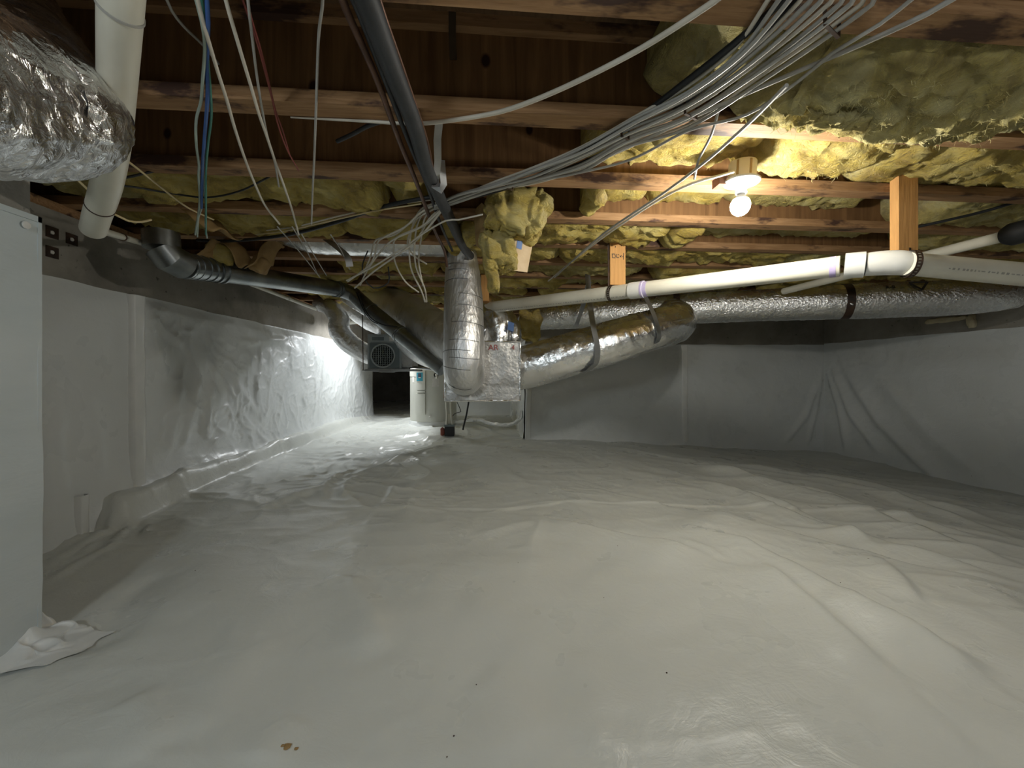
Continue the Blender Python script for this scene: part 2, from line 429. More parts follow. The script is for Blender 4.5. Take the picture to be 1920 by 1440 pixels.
def text_mesh(body, size, mt, name, M4, parent):
    cu = bpy.data.curves.new(name, 'FONT'); cu.body = body; cu.size = size; cu.extrude = 0.0006; cu.align_x = 'CENTER'; cu.align_y = 'CENTER'
    o = bpy.data.objects.new(name, cu); COL.objects.link(o)
    dg = bpy.context.evaluated_depsgraph_get(); dg.update()
    me = bpy.data.meshes.new_from_object(o.evaluated_get(dg)); bpy.data.objects.remove(o); bpy.data.curves.remove(cu)
    me.transform(Matrix.Translation(-WL[parent.name]) @ M4); me.materials.clear(); me.materials.append(MATS[mt])
    return link(bpy.data.objects.new(name, me), None, parent)
def face_matrix(loc, right, up):
    r = Vector(right).normalized(); u = Vector(up); u = (u - r * u.dot(r)).normalized(); n = r.cross(u)
    return Matrix(((r.x, u.x, n.x, loc[0]), (r.y, u.y, n.y, loc[1]), (r.z, u.z, n.z, loc[2]), (0, 0, 0, 1)))

# ------------------------------------------------------------------ the setting
XL, XR, YB, XC, YF, YREAR = -2.0, 4.33, 4.60, 0.50, 7.0, -2.5
ZJ, HJ = 1.61, 0.30            # underside of the joists, joist depth
PIER_X, PIER_Y = -1.342, 1.242

def fl(pts, z=-0.03):
    return [PZ(px, py, z) for px, py in pts]
FOLDS = [
    (fl([(1280, 980), (1420, 1020), (1560, 1062), (1700, 1102), (1800, 1118), (1960, 1140)], -.08), 0.063, 0.050, 0.720),
    (fl([(1010, 985), (1100, 1005), (1240, 1045), (1330, 1075)]), 0.028, 0.024, 0.204),
    (fl([(1330, 1025), (1400, 1050), (1480, 1095), (1600, 1170), (1730, 1240), (1850, 1310)]), 0.029, 0.022, 0.134),
    (fl([(1420, 1090), (1500, 1160), (1580, 1230), (1690, 1320)]), 0.028, 0.022, 0.115),
    (fl([(1290, 905), (1400, 945), (1500, 985), (1620, 1025), (1760, 1065), (1950, 1120)], -.08), 0.039, 0.024, 0.144),
    (fl([(1290, 870), (1450, 920), (1560, 945), (1700, 1000), (1860, 1060), (1950, 1090)], -.1), 0.039, 0.024, 0.163),
    (fl([(1290, 882), (1420, 905), (1560, 935), (1720, 985), (1930, 1040)], -.1), 0.029, 0.022, 0.103),
    (fl([(1340, 865), (1500, 895), (1640, 925), (1800, 975), (1930, 1020)], -.14), 0.033, 0.022, 0.103),
    (fl([(1480, 890), (1640, 915), (1760, 950), (1880, 980)], -.16), 0.029, 0.022, 0.103),
    (fl([(1360, 920), (1480, 960), (1570, 1000), (1650, 1050)], -.08), 0.020, 0.022, 0.060),
    (fl([(1450, 1000), (1540, 1015), (1650, 1020)], -.08), 0.013, 0.022, 0.060),
    (fl([(1640, 1090), (1690, 1150), (1720, 1200)], -.08), 0.020, 0.022, 0.082),
    (fl([(1560, 1165), (1640, 1215), (1740, 1260), (1880, 1330)], -.06), 0.020, 0.025, 0.096),
    (fl([(1280, 1040), (1330, 1060), (1360, 1080)]), .010, .02, .03),
    (fl([(1010, 960), (995, 1030), (985, 1110)]), .012, .04, .06),
    (fl([(1000, 1030), (1020, 985), (1040, 975)]), .010, .02, .03),
    (fl([(950, 1045), (985, 1050)]), .006, .02, .02),
    (fl([(640, 1105), (665, 1130), (690, 1170), (705, 1250)]), .022, .05, .09),
    (fl([(590, 1125), (630, 1105), (680, 1110)]), .010, .02, .03),
    (fl([(150, 1235), (210, 1150), (260, 1100), (310, 1060)], 0), -.020, .05, .10),
    (fl([(85, 1090), (160, 1045), (240, 1005)], 0), .012, .03, .02),
    (fl([(85, 1055), (150, 1020), (230, 985)], 0), .010, .03, .02),
    (fl([(376, 915), (420, 893), (470, 870), (520, 862)], 0), .028, .05, .03),
    (fl([(400, 860), (450, 845), (510, 838)], 0), .022, .04, .03),
    (fl([(330, 955), (350, 930), (385, 905)], 0), .02, .05, .04),
    (fl([(600, 950), (612, 915), (640, 895), (665, 885)], 0), .020, .03, .03),
    (fl([(640, 945), (650, 915), (672, 900)], 0), .018, .03, .03),
    (fl([(470, 965), (560, 940), (610, 925)], 0), .02, .04, .04),
    (fl([(700, 880), (760, 860), (800, 845), (840, 835)], 0), .022, .05, .04),
    (fl([(790, 930), (820, 910), (850, 900)], 0), .010, .03, .03),
    (fl([(720, 950), (735, 930), (745, 915)], 0), .010, .02, .02),
    (fl([(760, 815), (820, 830), (880, 828), (980, 815)], 0), .02, .08, .06),
    (fl([(860, 805), (920, 812), (975, 800)], 0), .03, .04, .04),
    (fl([(570, 850), (650, 820), (730, 800), (790, 795)], 0), .022, .06, .06),
    (fl([(480, 880), (560, 845), (640, 830)], 0), .02, .05, .06),
    (fl([(930, 870), (980, 900), (1000, 930)], 0), .010, .05, .06),
    (fl([(900, 1010), (960, 990), (1010, 985)], 0), .006, .04, .03),
    (fl([(250, 1300), (275, 1340), (285, 1420)], 0), .012, .04, .05),
    (fl([(500, 1180), (440, 1260), (380, 1330), (330, 1400)], 0), .010, .06, .08),
    (fl([(560, 1330), (500, 1390), (470, 1430)], 0), .008, .05, .05),
    (fl([(900, 1240), (960, 1290), (1000, 1400)], 0), .008, .06, .08),
    (fl([(1090, 1200), (1120, 1290), (1100, 1400)], 0), .008, .06, .06),
]
SEAM1 = fl([(330, 938), (420, 955), (520, 961), (640, 966), (700, 964), (820, 961), (960, 962), (1010, 955), (1060, 946), (1160, 947), (1290, 951), (1420, 948), (1560, 946), (1700, 955), (1900, 985)], -.02)
SEAM2 = fl([(-100, 1425), (400, 1415), (640, 1411), (840, 1397), (1100, 1385), (1260, 1384), (1500, 1370), (1950, 1345)], 0)

def floor_z(X, Y):
    t = np.clip((X - 0.8) / 3.4, 0, 1)
    z = -0.20 * t * t * (3 - 2 * t) * np.clip((Y + 1) / 3, 0.3, 1)
    z = z + 0.020 * fbm(X * 1.1 + 3, Y * 1.1, 0, 3, 3)
    hx, hy = X + 0.72, Y - 5.6
    z = z + 0.085 * np.exp(-((hx / 0.9) ** 2 + (hy / 0.9) ** 2) ** 2) + 0.05 * np.clip((Y - 5) / 2, 0, 1)
    # covered footing along the left wall, from beyond the pier
    xw = X + 0.04 * vn(Y * 2.5, 1.7, 0, 5); b1 = np.clip((-1.79 - xw) / 0.09, 0, 1); bx = b1 * b1 * (3 - 2 * b1); bb = 0.06 * np.clip((-1.25 - xw) / 0.6, 0, 1) * np.clip((Y - 1.9) / 1.3, 0, 1); by = np.clip((Y - 2.06 - 0.30 * (X + 2)) / 0.09, 0, 1); by2 = np.clip((7.0 - Y) / 1.6, 0, 1)
    z = z + (np.maximum(0.165 * bx * by * by * (3 - 2 * by), bb)) * by2 * (1 + 0.10 * vn(X * 6, Y * 4, 0, 6))
    near = np.exp(-((Y - 2.06) / 0.16) ** 2) * np.clip((-1.5 - X) / 0.2, 0, 1)
    z = z + 0.028 * near * ridge(X * 11 + Y * 5, Y * 9, 0, 7, 3)
    # wrinkles, stronger on the glossy sheet at the left back
    wx, wy = X + 0.16 * vn(X * 2.3, Y * 2.3, 0, 21), Y + 0.16 * vn(X * 2.3, Y * 2.3, 0, 22)
    msk = np.clip(0.5 + 1.1 * vn(X * 0.9, Y * 0.9, 0, 31), 0, 1) * np.clip((Y - 1.0) / 1.2, 0.25, 1)
    hot = np.exp(-((X + 1.0) / 0.9) ** 2) * np.clip((Y - 1.9) / 0.5, 0, 1)
    hot2 = np.exp(-((X + 0.72) / 0.42) ** 2 - ((Y - 1.5) / 0.42) ** 2)
    z = z + 0.007 * hot2 * ridge(wx * 3.0 + wy * 1.5, wy * 7.0, 0, 44, 4)
    z = z + (0.004 * msk + 0.016 * hot) * (ridge(wx * 3.2, wy * 5.0, 0, 41, 3) + 0.55 * ridge(wx * 8, wy * 9, 0, 42, 3))
    rt = np.clip((X - 1.2) / 1.2, 0, 1)
    s = (X * 0.62 + Y * 0.78); q = (X * 0.78 - Y * 0.62)
    rr_ = s * 4.2 + 0.8 * vn(q * 1.1, s, 0, 51); fr = rr_ - np.floor(rr_)
    z = z + 0.021 * rt * np.clip(fr / 0.8, 0, 1) ** 2 * np.clip((1 - fr) / 0.2, 0, 1) * np.clip(0.4 + 1.2 * vn(q * 1.3, np.floor(rr_) * 3.7, 0, 53), 0, 1)
    z = z + 0.0035 * fbm(X * 6, Y * 6, 0, 61, 3)
    z = z + fold_field(X, Y, FOLDS)
    # overlaps of the sheets
    for seam, h in ((SEAM1, 0.007), (SEAM2, 0.0026)):
        sx = np.array([p.x for p in seam]); sy = np.array([p.y for p in seam]); k = np.argsort(sx)
        e = Y - np.interp(X, sx[k], sy[k])
        inr = (X > sx.min()) & (X < sx.max())
        z = z + np.where(inr, h / (1 + np.exp(-e / 0.006)) * np.exp(-np.clip(e, 0, 9) / 0.25) + 0.6 * h * np.exp(-(e / 0.012) ** 2), 0)
    return z
def floor_grid(xs, ys):
    X, Y = np.meshgrid(xs, ys, indexing='ij')
    V = np.stack([X, Y, floor_z(X, Y)], -1).reshape(-1, 3)
    return grid_mesh('floor', V, len(xs), len(ys), 'sheet_floor')
xs = np.concatenate([np.arange(XL - 0.02, 2.3, 0.0135), np.linspace(2.3, XR + 0.02, 105)])
ys = np.concatenate([np.linspace(YREAR, 0.45, 60)[:-1], np.arange(0.45, 2.9, 0.0105), np.linspace(2.9, YB + 0.02, 100)])
xs2 = np.linspace(XL - 0.02, XC + 0.02, 150); ys2 = np.linspace(YB, YF, 100)
xs3 = np.linspace(-3.4, XC, 70); ys3 = np.linspace(YF, 11.0, 90)
floor = raw_mesh('floor', [floor_grid(xs, ys), floor_grid(xs2, ys2), floor_grid(xs3, ys3)], 'sheet_floor')
tag(floor, 'white plastic sheeting laid over the crawl space ground in wrinkles and folds', kind='structure')
def fz(x, y): return float(floor_z(np.array([[x]]), np.array([[y]]))[0, 0])

def wall(name, a, b, label):
    o = MB().box2(a, b).build(name, 'concrete', None, False, origin=(0, 0, 0)); return tag(o, label, kind='structure')
ZB = -0.6
wall_left = wall('wall_left', (XL - 0.2, PIER_Y, ZB), (XL, YF + 0.12, ZJ - 0.05), 'bare grey concrete foundation wall along the left side')
wall('wall_near_left', (XL - 0.2, YREAR, ZB), (PIER_X, PIER_Y, ZJ), 'grey concrete pier beside the camera at the left edge')
wall('wall_back', (XC, YB, ZB), (XR + 0.2, YB + 0.2, ZJ), 'dark concrete wall across the back right of the crawl space')
wall('wall_back_return', (XC, YB + 0.2, ZB), (XC + 0.2, YF, ZJ), 'short concrete return behind the silver plenum')
wall('wall_far', (-0.95, YF, ZB), (XC + 0.2, YF + 0.2, ZJ), 'far concrete wall behind the water heater')
wall('wall_right', (XR, YREAR, ZB), (XR + 0.2, YB, ZJ), 'concrete wall along the right side')
wall('wall_rear', (PIER_X, YREAR - 0.2, ZB), (XR + 0.2, YREAR, ZJ), 'concrete wall behind the camera')
wall('wall_beyond_left', (-3.6, YF + 0.12, ZB), (-3.4, 11, ZJ + HJ), 'dark wall of the space beyond the opening')
wall('wall_beyond_back', (-3.6, 11, ZB), (1.2, 11.2, ZJ + HJ), 'dark end wall of the space beyond the opening')
wall('wall_beyond_right', (XC + 0.2, YF + 0.2, ZB), (XC + 0.4, 11, ZJ + HJ), 'dark side wall of the space beyond the opening')
# sill and rim boards close the joist space
def trim(name, a, b, label):
    return tag(MB().box2(a, b).build(name, 'wood_flange', None, False, origin=(0, 0, 0)), label, kind='structure')
trim('trim_1', (XL - 0.2, PIER_Y + 0.01, ZJ - 0.05), (XL - 0.02, YF + 0.12, ZJ), 'wooden sill plate on top of the left wall')
trim('trim_2', (XL - 0.24, YREAR, ZJ), (XL - 0.2, YF + 0.1, ZJ + HJ), 'wooden rim board above the left wall')
trim('trim_3', (XR + 0.16, YREAR, ZJ), (XR + 0.2, YB + 0.2, ZJ + HJ), 'wooden rim board above the right wall')
ceiling = MB().box2((-3.6, YREAR - 0.2, ZJ + HJ), (XR + 0.4, 11.2, ZJ + HJ + 0.03)).build('ceiling', 'wood_deck', None, False, origin=(0, 0, 0))
tag(ceiling, 'plywood subfloor above the joists', kind='structure')

# form tie pockets in the left wall, near the pier
for px, py in ((97, 436), (134, 449), (97, 473)):
    c = PX(px, py, XL)
    m = MB(); s = 0.026
    for a, b in (((-s, -s), (s, -s * .35)), ((-s, s * .35), (s, s)), ((-s, -s * .35), (-s * .35, s * .35)), ((s * .35, -s * .35), (s, s * .35))):
        m.box2((XL - 0.002, c.y + a[0], c.z + a[1]), (XL + 0.004, c.y + b[0], c.z + b[1]))
    t = m.build('tie_pocket', 'dark_metal', wall_left, False)
    MB().lathe([(0.0085, 0), (0.0085, 0.004), (0.005, 0.006)], (XL, c.y, c.z), (1, 0, 0), 10).build('tie_stub', 'label_white', t)

# ------------------------------------------------------------------ plastic sheets on the walls
def sheet(axis, c, sgn, u0, u1, ztop, seed, step, folds, amp, label, thing_name='plastic_sheet', vert=2.6, zmin=None, group='white plastic sheets on the foundation walls'):
    us = np.linspace(u0, u1, max(4, int(abs(u1 - u0) / step))); zs = np.linspace(0, 1, max(4, int(1.5 / step)))
    U, T = np.meshgrid(us, zs, indexing='ij')
    if axis == 'x': zb = floor_z(np.full_like(U, c), U)
    else: zb = floor_z(U, np.full_like(U, c))
    zt = ztop(us)[:, None] + 0.006 * vn(us[:, None] * 6, 0.3, 0, seed)
    Z = (zb - 0.03) * (1 - T) + zt * T
    wu = U + 0.20 * vn(U * 2.0, Z * 2.0, 0, seed + 1) + 0.06 * vn(U * 6, Z * 6, 0, seed + 8); wz = Z + 0.20 * vn(U * 2.0, Z * 2.0, 0, seed + 2) + 0.06 * vn(U * 6, Z * 6, 0, seed + 9)
    k = np.clip(0.45 + 0.9 * vn(U * 1.0, Z * 1.3, 0, seed + 3), 0.1, 1) * amp
    D = 0.010 + k * (0.018 * ridge(wu * vert * 1.7, wz * 1.2, 0, seed + 4, 3) + 0.012 * ridge(wu * vert * 3 + wz * 3, wz * 4.0 - wu * 2, 0, seed + 5, 4)
                     + 0.007 * ridge(wu * 13 - wz * 7, wz * 11 + wu * 4, 0, seed + 6, 4)) + 0.003 * fbm(U * 5, Z * 5, 0, seed + 7, 3)
    D = D + fold_field(U, Z, folds)
    D = D * np.clip((1 - T) / 0.06, 0.15, 1) + 0.05 * amp * np.exp(-T / 0.05)
    V = np.stack([c + sgn * D, U, Z] if axis == 'x' else [U, c + sgn * D, Z], -1).reshape(-1, 3)
    e = thing(thing_name, label, 'plastic sheet', (c, (u0 + u1) / 2, 0) if axis == 'x' else ((u0 + u1) / 2, c, 0), group)
    raw_mesh('film', [grid_mesh('film', V, len(us), len(zs), None)], 'sheet_wall', e)
    return e
def seam_strip(e, axis, c, sgn, u, w, z0, z1, seed, d=0.018):
    zs = np.linspace(z0, z1, 50); us = np.linspace(-w / 2, w / 2, 11); U, Z = np.meshgrid(us, zs, indexing='ij')
    off = d + 0.005 * (1 - (U / (w / 2)) ** 2) + 0.004 * vn(Z * 7, U * 20, 0, seed); off = np.where(np.abs(U) > 0.49 * w, 0.002, off); uu = u + U + 0.006 * vn(Z * 3, 0.5, 0, seed + 1)
    V = np.stack([c + sgn * off, uu, Z] if axis == 'x' else [uu, c + sgn * off, Z], -1).reshape(-1, 3)
    raw_mesh('seam_tape', [grid_mesh('t', V, 11, 50, None)], 'seam_tape', e)

yseam = PX(250, 700, XL).y
def wl(pts): return [(q.y, q.z) for q in (PX(a, b, XL) for a, b in pts)]
lt = lambda u: np.full_like(u, 1.25)
e = sheet('x', XL, 1, PIER_Y, yseam + 0.03, lt, 100, 0.014, [
    (wl([(90, 600), (150, 640), (235, 660)]), .006, .05, .05), (wl([(160, 720), (180, 800), (190, 900)]), .008, .02, .03), (wl([(110, 700), (105, 830), (120, 960)]), .008, .02, .03)], 0.55,
    'white plastic sheet on the left wall between the near pier and the taped seam', vert=2.0)
seam_strip(e, 'x', XL, 1, PX(143, 960, XL).y, 0.05, 0.0, 0.20, 9, 0.042)
e = sheet('x', XL, 1, yseam, YF + 0.05, lt, 140, 0.014, [
    (wl([(262, 570), (300, 620), (345, 650)]), .014, .03, .03), (wl([(262, 575), (285, 650), (300, 720)]), .012, .03, .03),
    (wl([(340, 680), (325, 760), (310, 850)]), .016, .03, .03), (wl([(370, 690), (355, 770), (335, 850)]), .016, .03, .03),
    (wl([(400, 690), (385, 760), (380, 830)]), .012, .03, .03), (wl([(420, 660), (440, 720), (480, 780)]), .014, .04, .04),
    (wl([(470, 620), (520, 640), (560, 660)]), .010, .04, .04), (wl([(430, 640), (500, 640), (545, 632)]), .010, .03, .03)], 1.15,
    'long wrinkled white plastic sheet on the left wall, from taped seam to dark opening')
seam_strip(e, 'x', XL, 1, yseam, 0.085, 0.10, 1.245, 5, 0.036)
rt_top = lambda u: 1.175 + 0.0 * u
def wr(pts): return [(q.y, q.z) for q in (PX(a, b, XR) for a, b in pts)]
e = sheet('x', XR, -1, YREAR, YB, rt_top, 180, 0.02, [
    (wr([(1552, 690), (1575, 760), (1590, 850)]), .03, .03, .05), (wr([(1560, 680), (1600, 780), (1660, 860)]), .03, .04, .06),
    (wr([(1580, 680), (1650, 790), (1720, 860), (1800, 930)]), .04, .05, .08), (wr([(1640, 700), (1760, 830), (1880, 920)]), .02, .08, .08)], 0.45,
    'white plastic sheet on the right wall, creased fanwise near the corner', vert=1.2)
yb2 = PY(1283, 700, YB).x
def wb(pts): return [(q.x, q.z) for q in (PY(a, b, YB) for a, b in pts)]
bt = lambda u: 1.16 + 0.0 * u
e = sheet('y', YB, -1, yb2, XR, bt, 220, 0.02, [
    (wb([(1536, 700), (1510, 780), (1460, 840)]), .025, .04, .04), (wb([(1540, 690), (1528, 770), (1510, 840)]), .02, .03, .03)], 0.4,
    'white plastic sheet on the back wall between the taped seam and the right corner', vert=1.2)
seam_strip(e, 'y', YB, -1, yb2, 0.085, -0.05, 1.15, 15, 0.02)
e = sheet('y', YB, -1, XC, yb2, bt, 260, 0.02, [
    (wb([(1000, 760), (1080, 740), (1200, 720)]), .012, .05, .05)], 0.45,
    'white plastic sheet on the back wall behind the silver ducts', vert=1.2)
seam_strip(e, 'y', YB, -1, XC + 0.035, 0.075, 0.0, 1.15, 25, 0.022)
e = sheet('x', XC, -1, YB, YF, lambda u: 1.2 + 0 * u, 300, 0.03, [], 0.6, 'white plastic sheet on the short return wall behind the plenum')
e = sheet('y', YF, -1, -0.95, XC, lambda u: 1.2 + 0 * u, 340, 0.03, [], 1.0, 'bunched white plastic sheet on the far wall behind the water heater')
# white faced board on the near pier
us = np.linspace(-1.2, PIER_Y + 0.012, 160); zs = np.linspace(-0.05, 1.266, 110); U, Z = np.meshgrid(us, zs, indexing='ij')
D = 0.020 + 0.0035 * fbm(U * 2.5, Z * 4, 0, 400, 4)
e = thing('wall_board', 'tall white plastic faced board on the near pier at the left edge', 'board', (PIER_X, 0.4, 0))
V1 = np.stack([PIER_X + D, U, Z], -1).reshape(-1, 3)
raw_mesh('face', [grid_mesh('f', V1, len(us), len(zs), None)], 'sheet_board', e)
MB().box2((PIER_X - 0.0, -1.2, 1.25), (PIER_X + 0.02, PIER_Y + 0.012, 1.2665)).box2((PIER_X, PIER_Y + 0.002, -0.05), (PIER_X + 0.02, PIER_Y + 0.012, 1.2665)).build('edge', 'sheet_board', e, False)
c = PX(49, 422, PIER_X + 0.022)
MB().lathe([(0.011, 0), (0.010, 0.003), (0.004, 0.004)], c, (1, 0, 0), 16).build('fastener', 'label_white', e)
# crumpled corner of film at the foot of the pier
cx, cy = PIER_X + 0.05, PIER_Y + 0.0
us = np.linspace(0, 1, 40); U, W = np.meshgrid(us, us, indexing='ij')
Xc = PIER_X - 0.03 + 0.20 * U + 0.02 * vn(U * 5, W * 5, 0, 430); Yc = PIER_Y - 0.12 + 0.20 * W + 0.02 * vn(U * 5, W * 5, 0, 431)
Zc = floor_z(Xc, Yc) + 0.006 + 0.09 * np.exp(-((U / 0.35) ** 2 + ((W - 0.6) / 0.35) ** 2)) * (0.6 + 0.5 * ridge(U * 5, W * 5, 0, 432, 2)) + 0.022 * ridge(U * 6, W * 4, 0, 433, 2) * (1 - U)
o = raw_mesh('film_scrap', [grid_mesh('s', np.stack([Xc, Yc, Zc], -1).reshape(-1, 3), 40, 40, None)], 'seam_tape', None, (cx, cy, 0))
tag(o, 'crumpled tuck of white film at the foot of the near pier', 'plastic film')

# ------------------------------------------------------------------ joists
ORD = ['first', 'second', 'third', 'fourth', 'fifth', 'sixth', 'seventh', 'eighth', 'ninth', 'tenth', 'eleventh', 'twelfth', 'thirteenth', 'fourteenth', 'fifteenth', 'sixteenth', 'seventeenth']
FW, FH_, SP, Y0 = 0.066, 0.040, 0.40, 0.857
def jy(k): return Y0 + SP * k - FW / 2          # centre line of joist k
def joist_parts(x0, x1):
    a = MB().box2((x0, -FW / 2, 0), (x1, FW / 2, FH_)).mesh('bottom_flange', smooth=False)
    b = MB().box2((x0, -0.006, FH_), (x1, 0.006, HJ - FH_)).mesh('web', smooth=False)
    c = MB().box2((x0, -FW / 2, HJ - FH_), (x1, FW / 2, HJ)).mesh('top_flange', smooth=False)
    for me, mt in ((a, 'wood_flange'), (b, 'wood_web'), (c, 'wood_flange')): me.materials.append(MATS[mt])
    return (('bottom_flange', a), ('web', b), ('top_flange', c))
LONG = joist_parts(XL - 0.195, XR + 0.155); SHORT = joist_parts(XL - 0.195, XC + 0.2)
jn = 0
for k in range(0, 16):
    y = jy(k)
    if True:
        lab = 'wooden I-joist overhead, %s from the camera%s' % (ORD[k], {0: ', cut off by the top of the picture', 1: ', with stained flange and knotty plywood web', 2: ', carrying the lamp holder'}.get(k, '')); grp = 'I-joists under the floor'
    j = thing('floor_joist', lab, 'joist', (0, y, ZJ), grp)
    for nm, me in (LONG if y < YB + 0.15 else SHORT):
        o = bpy.data.objects.new(nm, me); COL.objects.link(o); o.parent = j; WL[o.name] = Vector((0, y, ZJ))

# ------------------------------------------------------------------ insulation batts
def strands(V, parent, n, L, sel, seed):
    """Loose glass fibres standing off the surface."""
    r = np.random.default_rng(seed); idx = np.nonzero(sel)[0]; m = MB()
    if not len(idx): return
    for i in r.choice(idx, n):
        p = Vector(V[i]); d = Vector(r.normal(0, 1, 3)); d.z -= 0.6; d.normalize(); l = L * r.uniform(0.3, 1.0)
        q = p + d * l * 0.55; d2 = (d + Vector(r.normal(0, 0.6, 3))).normalized(); e_ = q + d2 * l * 0.45
        w = Vector(r.normal(0, 1, 3)).cross(d).normalized() * 0.0004
        m.add([p - w, p + w, q + w * .7, q - w * .7, e_], [(0, 1, 2, 3), (3, 2, 4)])
    tag(m.build('loose_fibers', 'fiber_strand', parent, False), kind='stuff')
def batt(k, x0, x1, zb, sag, label, seed, rag=1.0, step=0.016, yn=None, yf=None, group='fiberglass batts between the joists', sagy=0.5, mt='fiberglass', hair=0, lump=1.0):
    rag = rag * 1.3
    ya = (jy(k) + 0.012) if yn is None else yn; yb = (jy(k + 1) - 0.008) if yf is None else yf
    nx = max(6, int((x1 - x0) / step)); nb = max(8, int((yb - ya) / step))
    xs = np.linspace(x0, x1, nx); t = np.linspace(0, 1, nb)
    X, T = np.meshgrid(xs, t, indexing='ij'); Y = ya + (yb - ya) * T
    ex = np.clip(np.minimum(X - x0, x1 - X) / 0.06, 0, 1)
    prof = np.sin(np.pi * np.clip(T ** (math.log(0.5) / math.log(sagy)), 0, 1)) ** 0.8
    sg = sag * (0.65 + 0.7 * vn(X * 2.1, 0.3, 0, seed + 1))
    Zb = zb - sg * prof + 0.015 * lump * fbm(X * 3.2, Y * 5, 0, seed + 2, 2) + rag * (0.010 * fbm(X * 17, Y * 22, 0, seed + 3, 3) - 0.016 * ridge(X * 8 + vn(Y * 9, X * 6, 0, seed + 8), Y * 16, 0, seed + 4, 5) + 0.012 * ridge(X * 5 + Y * 7, Y * 17 - X * 4, 0, seed + 6, 5))
    edge = np.minimum(T, 1 - T); Zb = np.where(edge < 0.08, np.maximum(Zb, ZJ + 0.043), Zb)
    Zb = Zb + 0.05 * (1 - ex) ** 2
    Zb = np.minimum(Zb, ZJ + HJ - FH_ - 0.02)
    Xd = X + np.where(ex < 1, 0.02 * rag * vn(Y * 12, 1.0, 0, seed + 5), 0)
    zt = ZJ + HJ - FH_ - 0.01
    bot = np.stack([Xd, Y, Zb], -1)
    far = np.stack([Xd[:, -1], Y[:, -1], np.full(nx, zt)], -1)[:, None]; near = np.stack([Xd[:, 0], Y[:, 0], np.full(nx, zt)], -1)[:, None]
    mid = lambda a, b: (a + b) / 2
    loop = np.concatenate([bot, mid(bot[:, -1:], far), far, near, mid(near, bot[:, :1])], 1); n = loop.shape[1]
    V = loop.reshape(-1, 3)
    fs = [(i * n + j, (i + 1) * n + j, (i + 1) * n + (j + 1) % n, i * n + (j + 1) % n) for i in range(nx - 1) for j in range(n)]
    fs += [tuple(range(n)), tuple(reversed(range((nx - 1) * n, nx * n)))]
    m = MB(); m.v = [tuple(p) for p in V]; m.f = fs
    e = m.build('insulation_batt', mt, None, True, 75); tag(e, label, 'insulation', group)
    if hair:
        flat = bot.reshape(-1, 3); strands(flat, e, hair, 0.03, flat[:, 2] < np.percentile(flat[:, 2], 30), seed)
    return e
sd = 1000
def B(k, a, b, zb, sag, label, **kw):
    """Batt from image columns a..b, measured in the middle of the bay."""
    global sd; sd += 37
    y = jy(k) + SP / 2; return batt(k, PY(a, 300, y).x, min(PY(b, 300, y).x, XR - 0.02), zb, sag, label, sd, **kw)
B(0, 1262, 1440, 1.70, 0.03, 'dim yellow batt high in the first bay, behind the cable bundle', mt='fiberglass_pale')
BIG = B(0, 1440, 2300, 1.655, 0.112, 'big fluffy batt sagging out of the first bay at the upper right', rag=1.35, step=0.011, sagy=0.60, mt='fiberglass_pale', hair=1800)
m = MB(); seed_ = 900
for px, py, w_ in ((1492, 185, .10), (1520, 222, .09), (1560, 228, .11), (1600, 232, .10), (1632, 222, .09), (1690, 232, .11), (1730, 240, .12), (1775, 236, .11), (1815, 232, .12), (1860, 226, .12), (1900, 222, .11)):
    seed_ += 7; q_ = P(px, py, 1.14 + 0.11 * (px - 1490) / 400)
    n_ = 40; u = np.linspace(0, np.pi, 22); v = np.linspace(0, 2 * np.pi, n_, endpoint=False); Ug, Wg = np.meshgrid(u, v, indexing='ij')
    q = np.stack([np.sin(Ug) * np.cos(Wg), np.sin(Ug) * np.sin(Wg), np.cos(Ug)], -1) * np.array([w_, w_ * .8, w_ * .55]) * 0.5
    q = q * (1 + 0.35 * fbm(q[..., 0] * 26, q[..., 1] * 26, q[..., 2] * 26, seed_, 4) - 0.25 * ridge(q[..., 0] * 40, q[..., 1] * 40, q[..., 2] * 30, seed_ + 3, 4))[..., None] + np.array(q_)
    m.add(q.reshape(-1, 3), [(i * n_ + j, i * n_ + (j + 1) % n_, (i + 1) * n_ + (j + 1) % n_, (i + 1) * n_ + j) for i in range(21) for j in range(n_)])
m.build('torn_edge', 'fiberglass_pale', BIG, True, 80)
B(1, 1115, 1425, 1.700, 0.02, 'yellow batt in the second bay, left of the lamp holder', hair=300, step=0.013)
B(1, 1425, 1660, 1.690, 0.03, 'glowing yellow batt in the second bay, just above the bulb', hair=400, step=0.013)
B(1, 1665, 2150, 1.66, 0.05, 'yellow batt in the second bay, right of the tall wooden hanger block', hair=300, step=0.013)
B(2, 60, 235, 1.67, 0.04, 'shadowy batt in the third bay at the left wall', mt='fiberglass_pale')
B(2, 242, 478, 1.655, 0.05, 'yellow batt in the third bay behind the twisted coloured wires')
B(2, 480, 722, 1.65, 0.065, 'drooping yellow batt in the third bay, left of the black pipe', rag=1.2)
B(2, 726, 792, 1.68, 0.03, 'small yellow batt end in the third bay beside the black pipe')
B(2, 1098, 1130, 1.645, 0.05, 'narrow upright batt stub in the third bay, right of the hanging torn batt')
B(2, 1130, 1235, 1.735, 0.02, 'short yellow batt in the third bay, first to the right of the narrow stub')
B(2, 1240, 1390, 1.735, 0.02, 'yellow batt in the third bay, just left of the bulb')
B(2, 1395, 1660, 1.735, 0.02, 'pale batt in the third bay behind the bulb', mt='fiberglass_pale')
B(2, 1730, 2100, 1.65, 0.06, 'pale yellow batt in the third bay at the right edge', mt='fiberglass_pale')
B(3, 250, 520, 1.64, 0.05, 'torn yellow batt in the fourth bay at the left', rag=1.3)
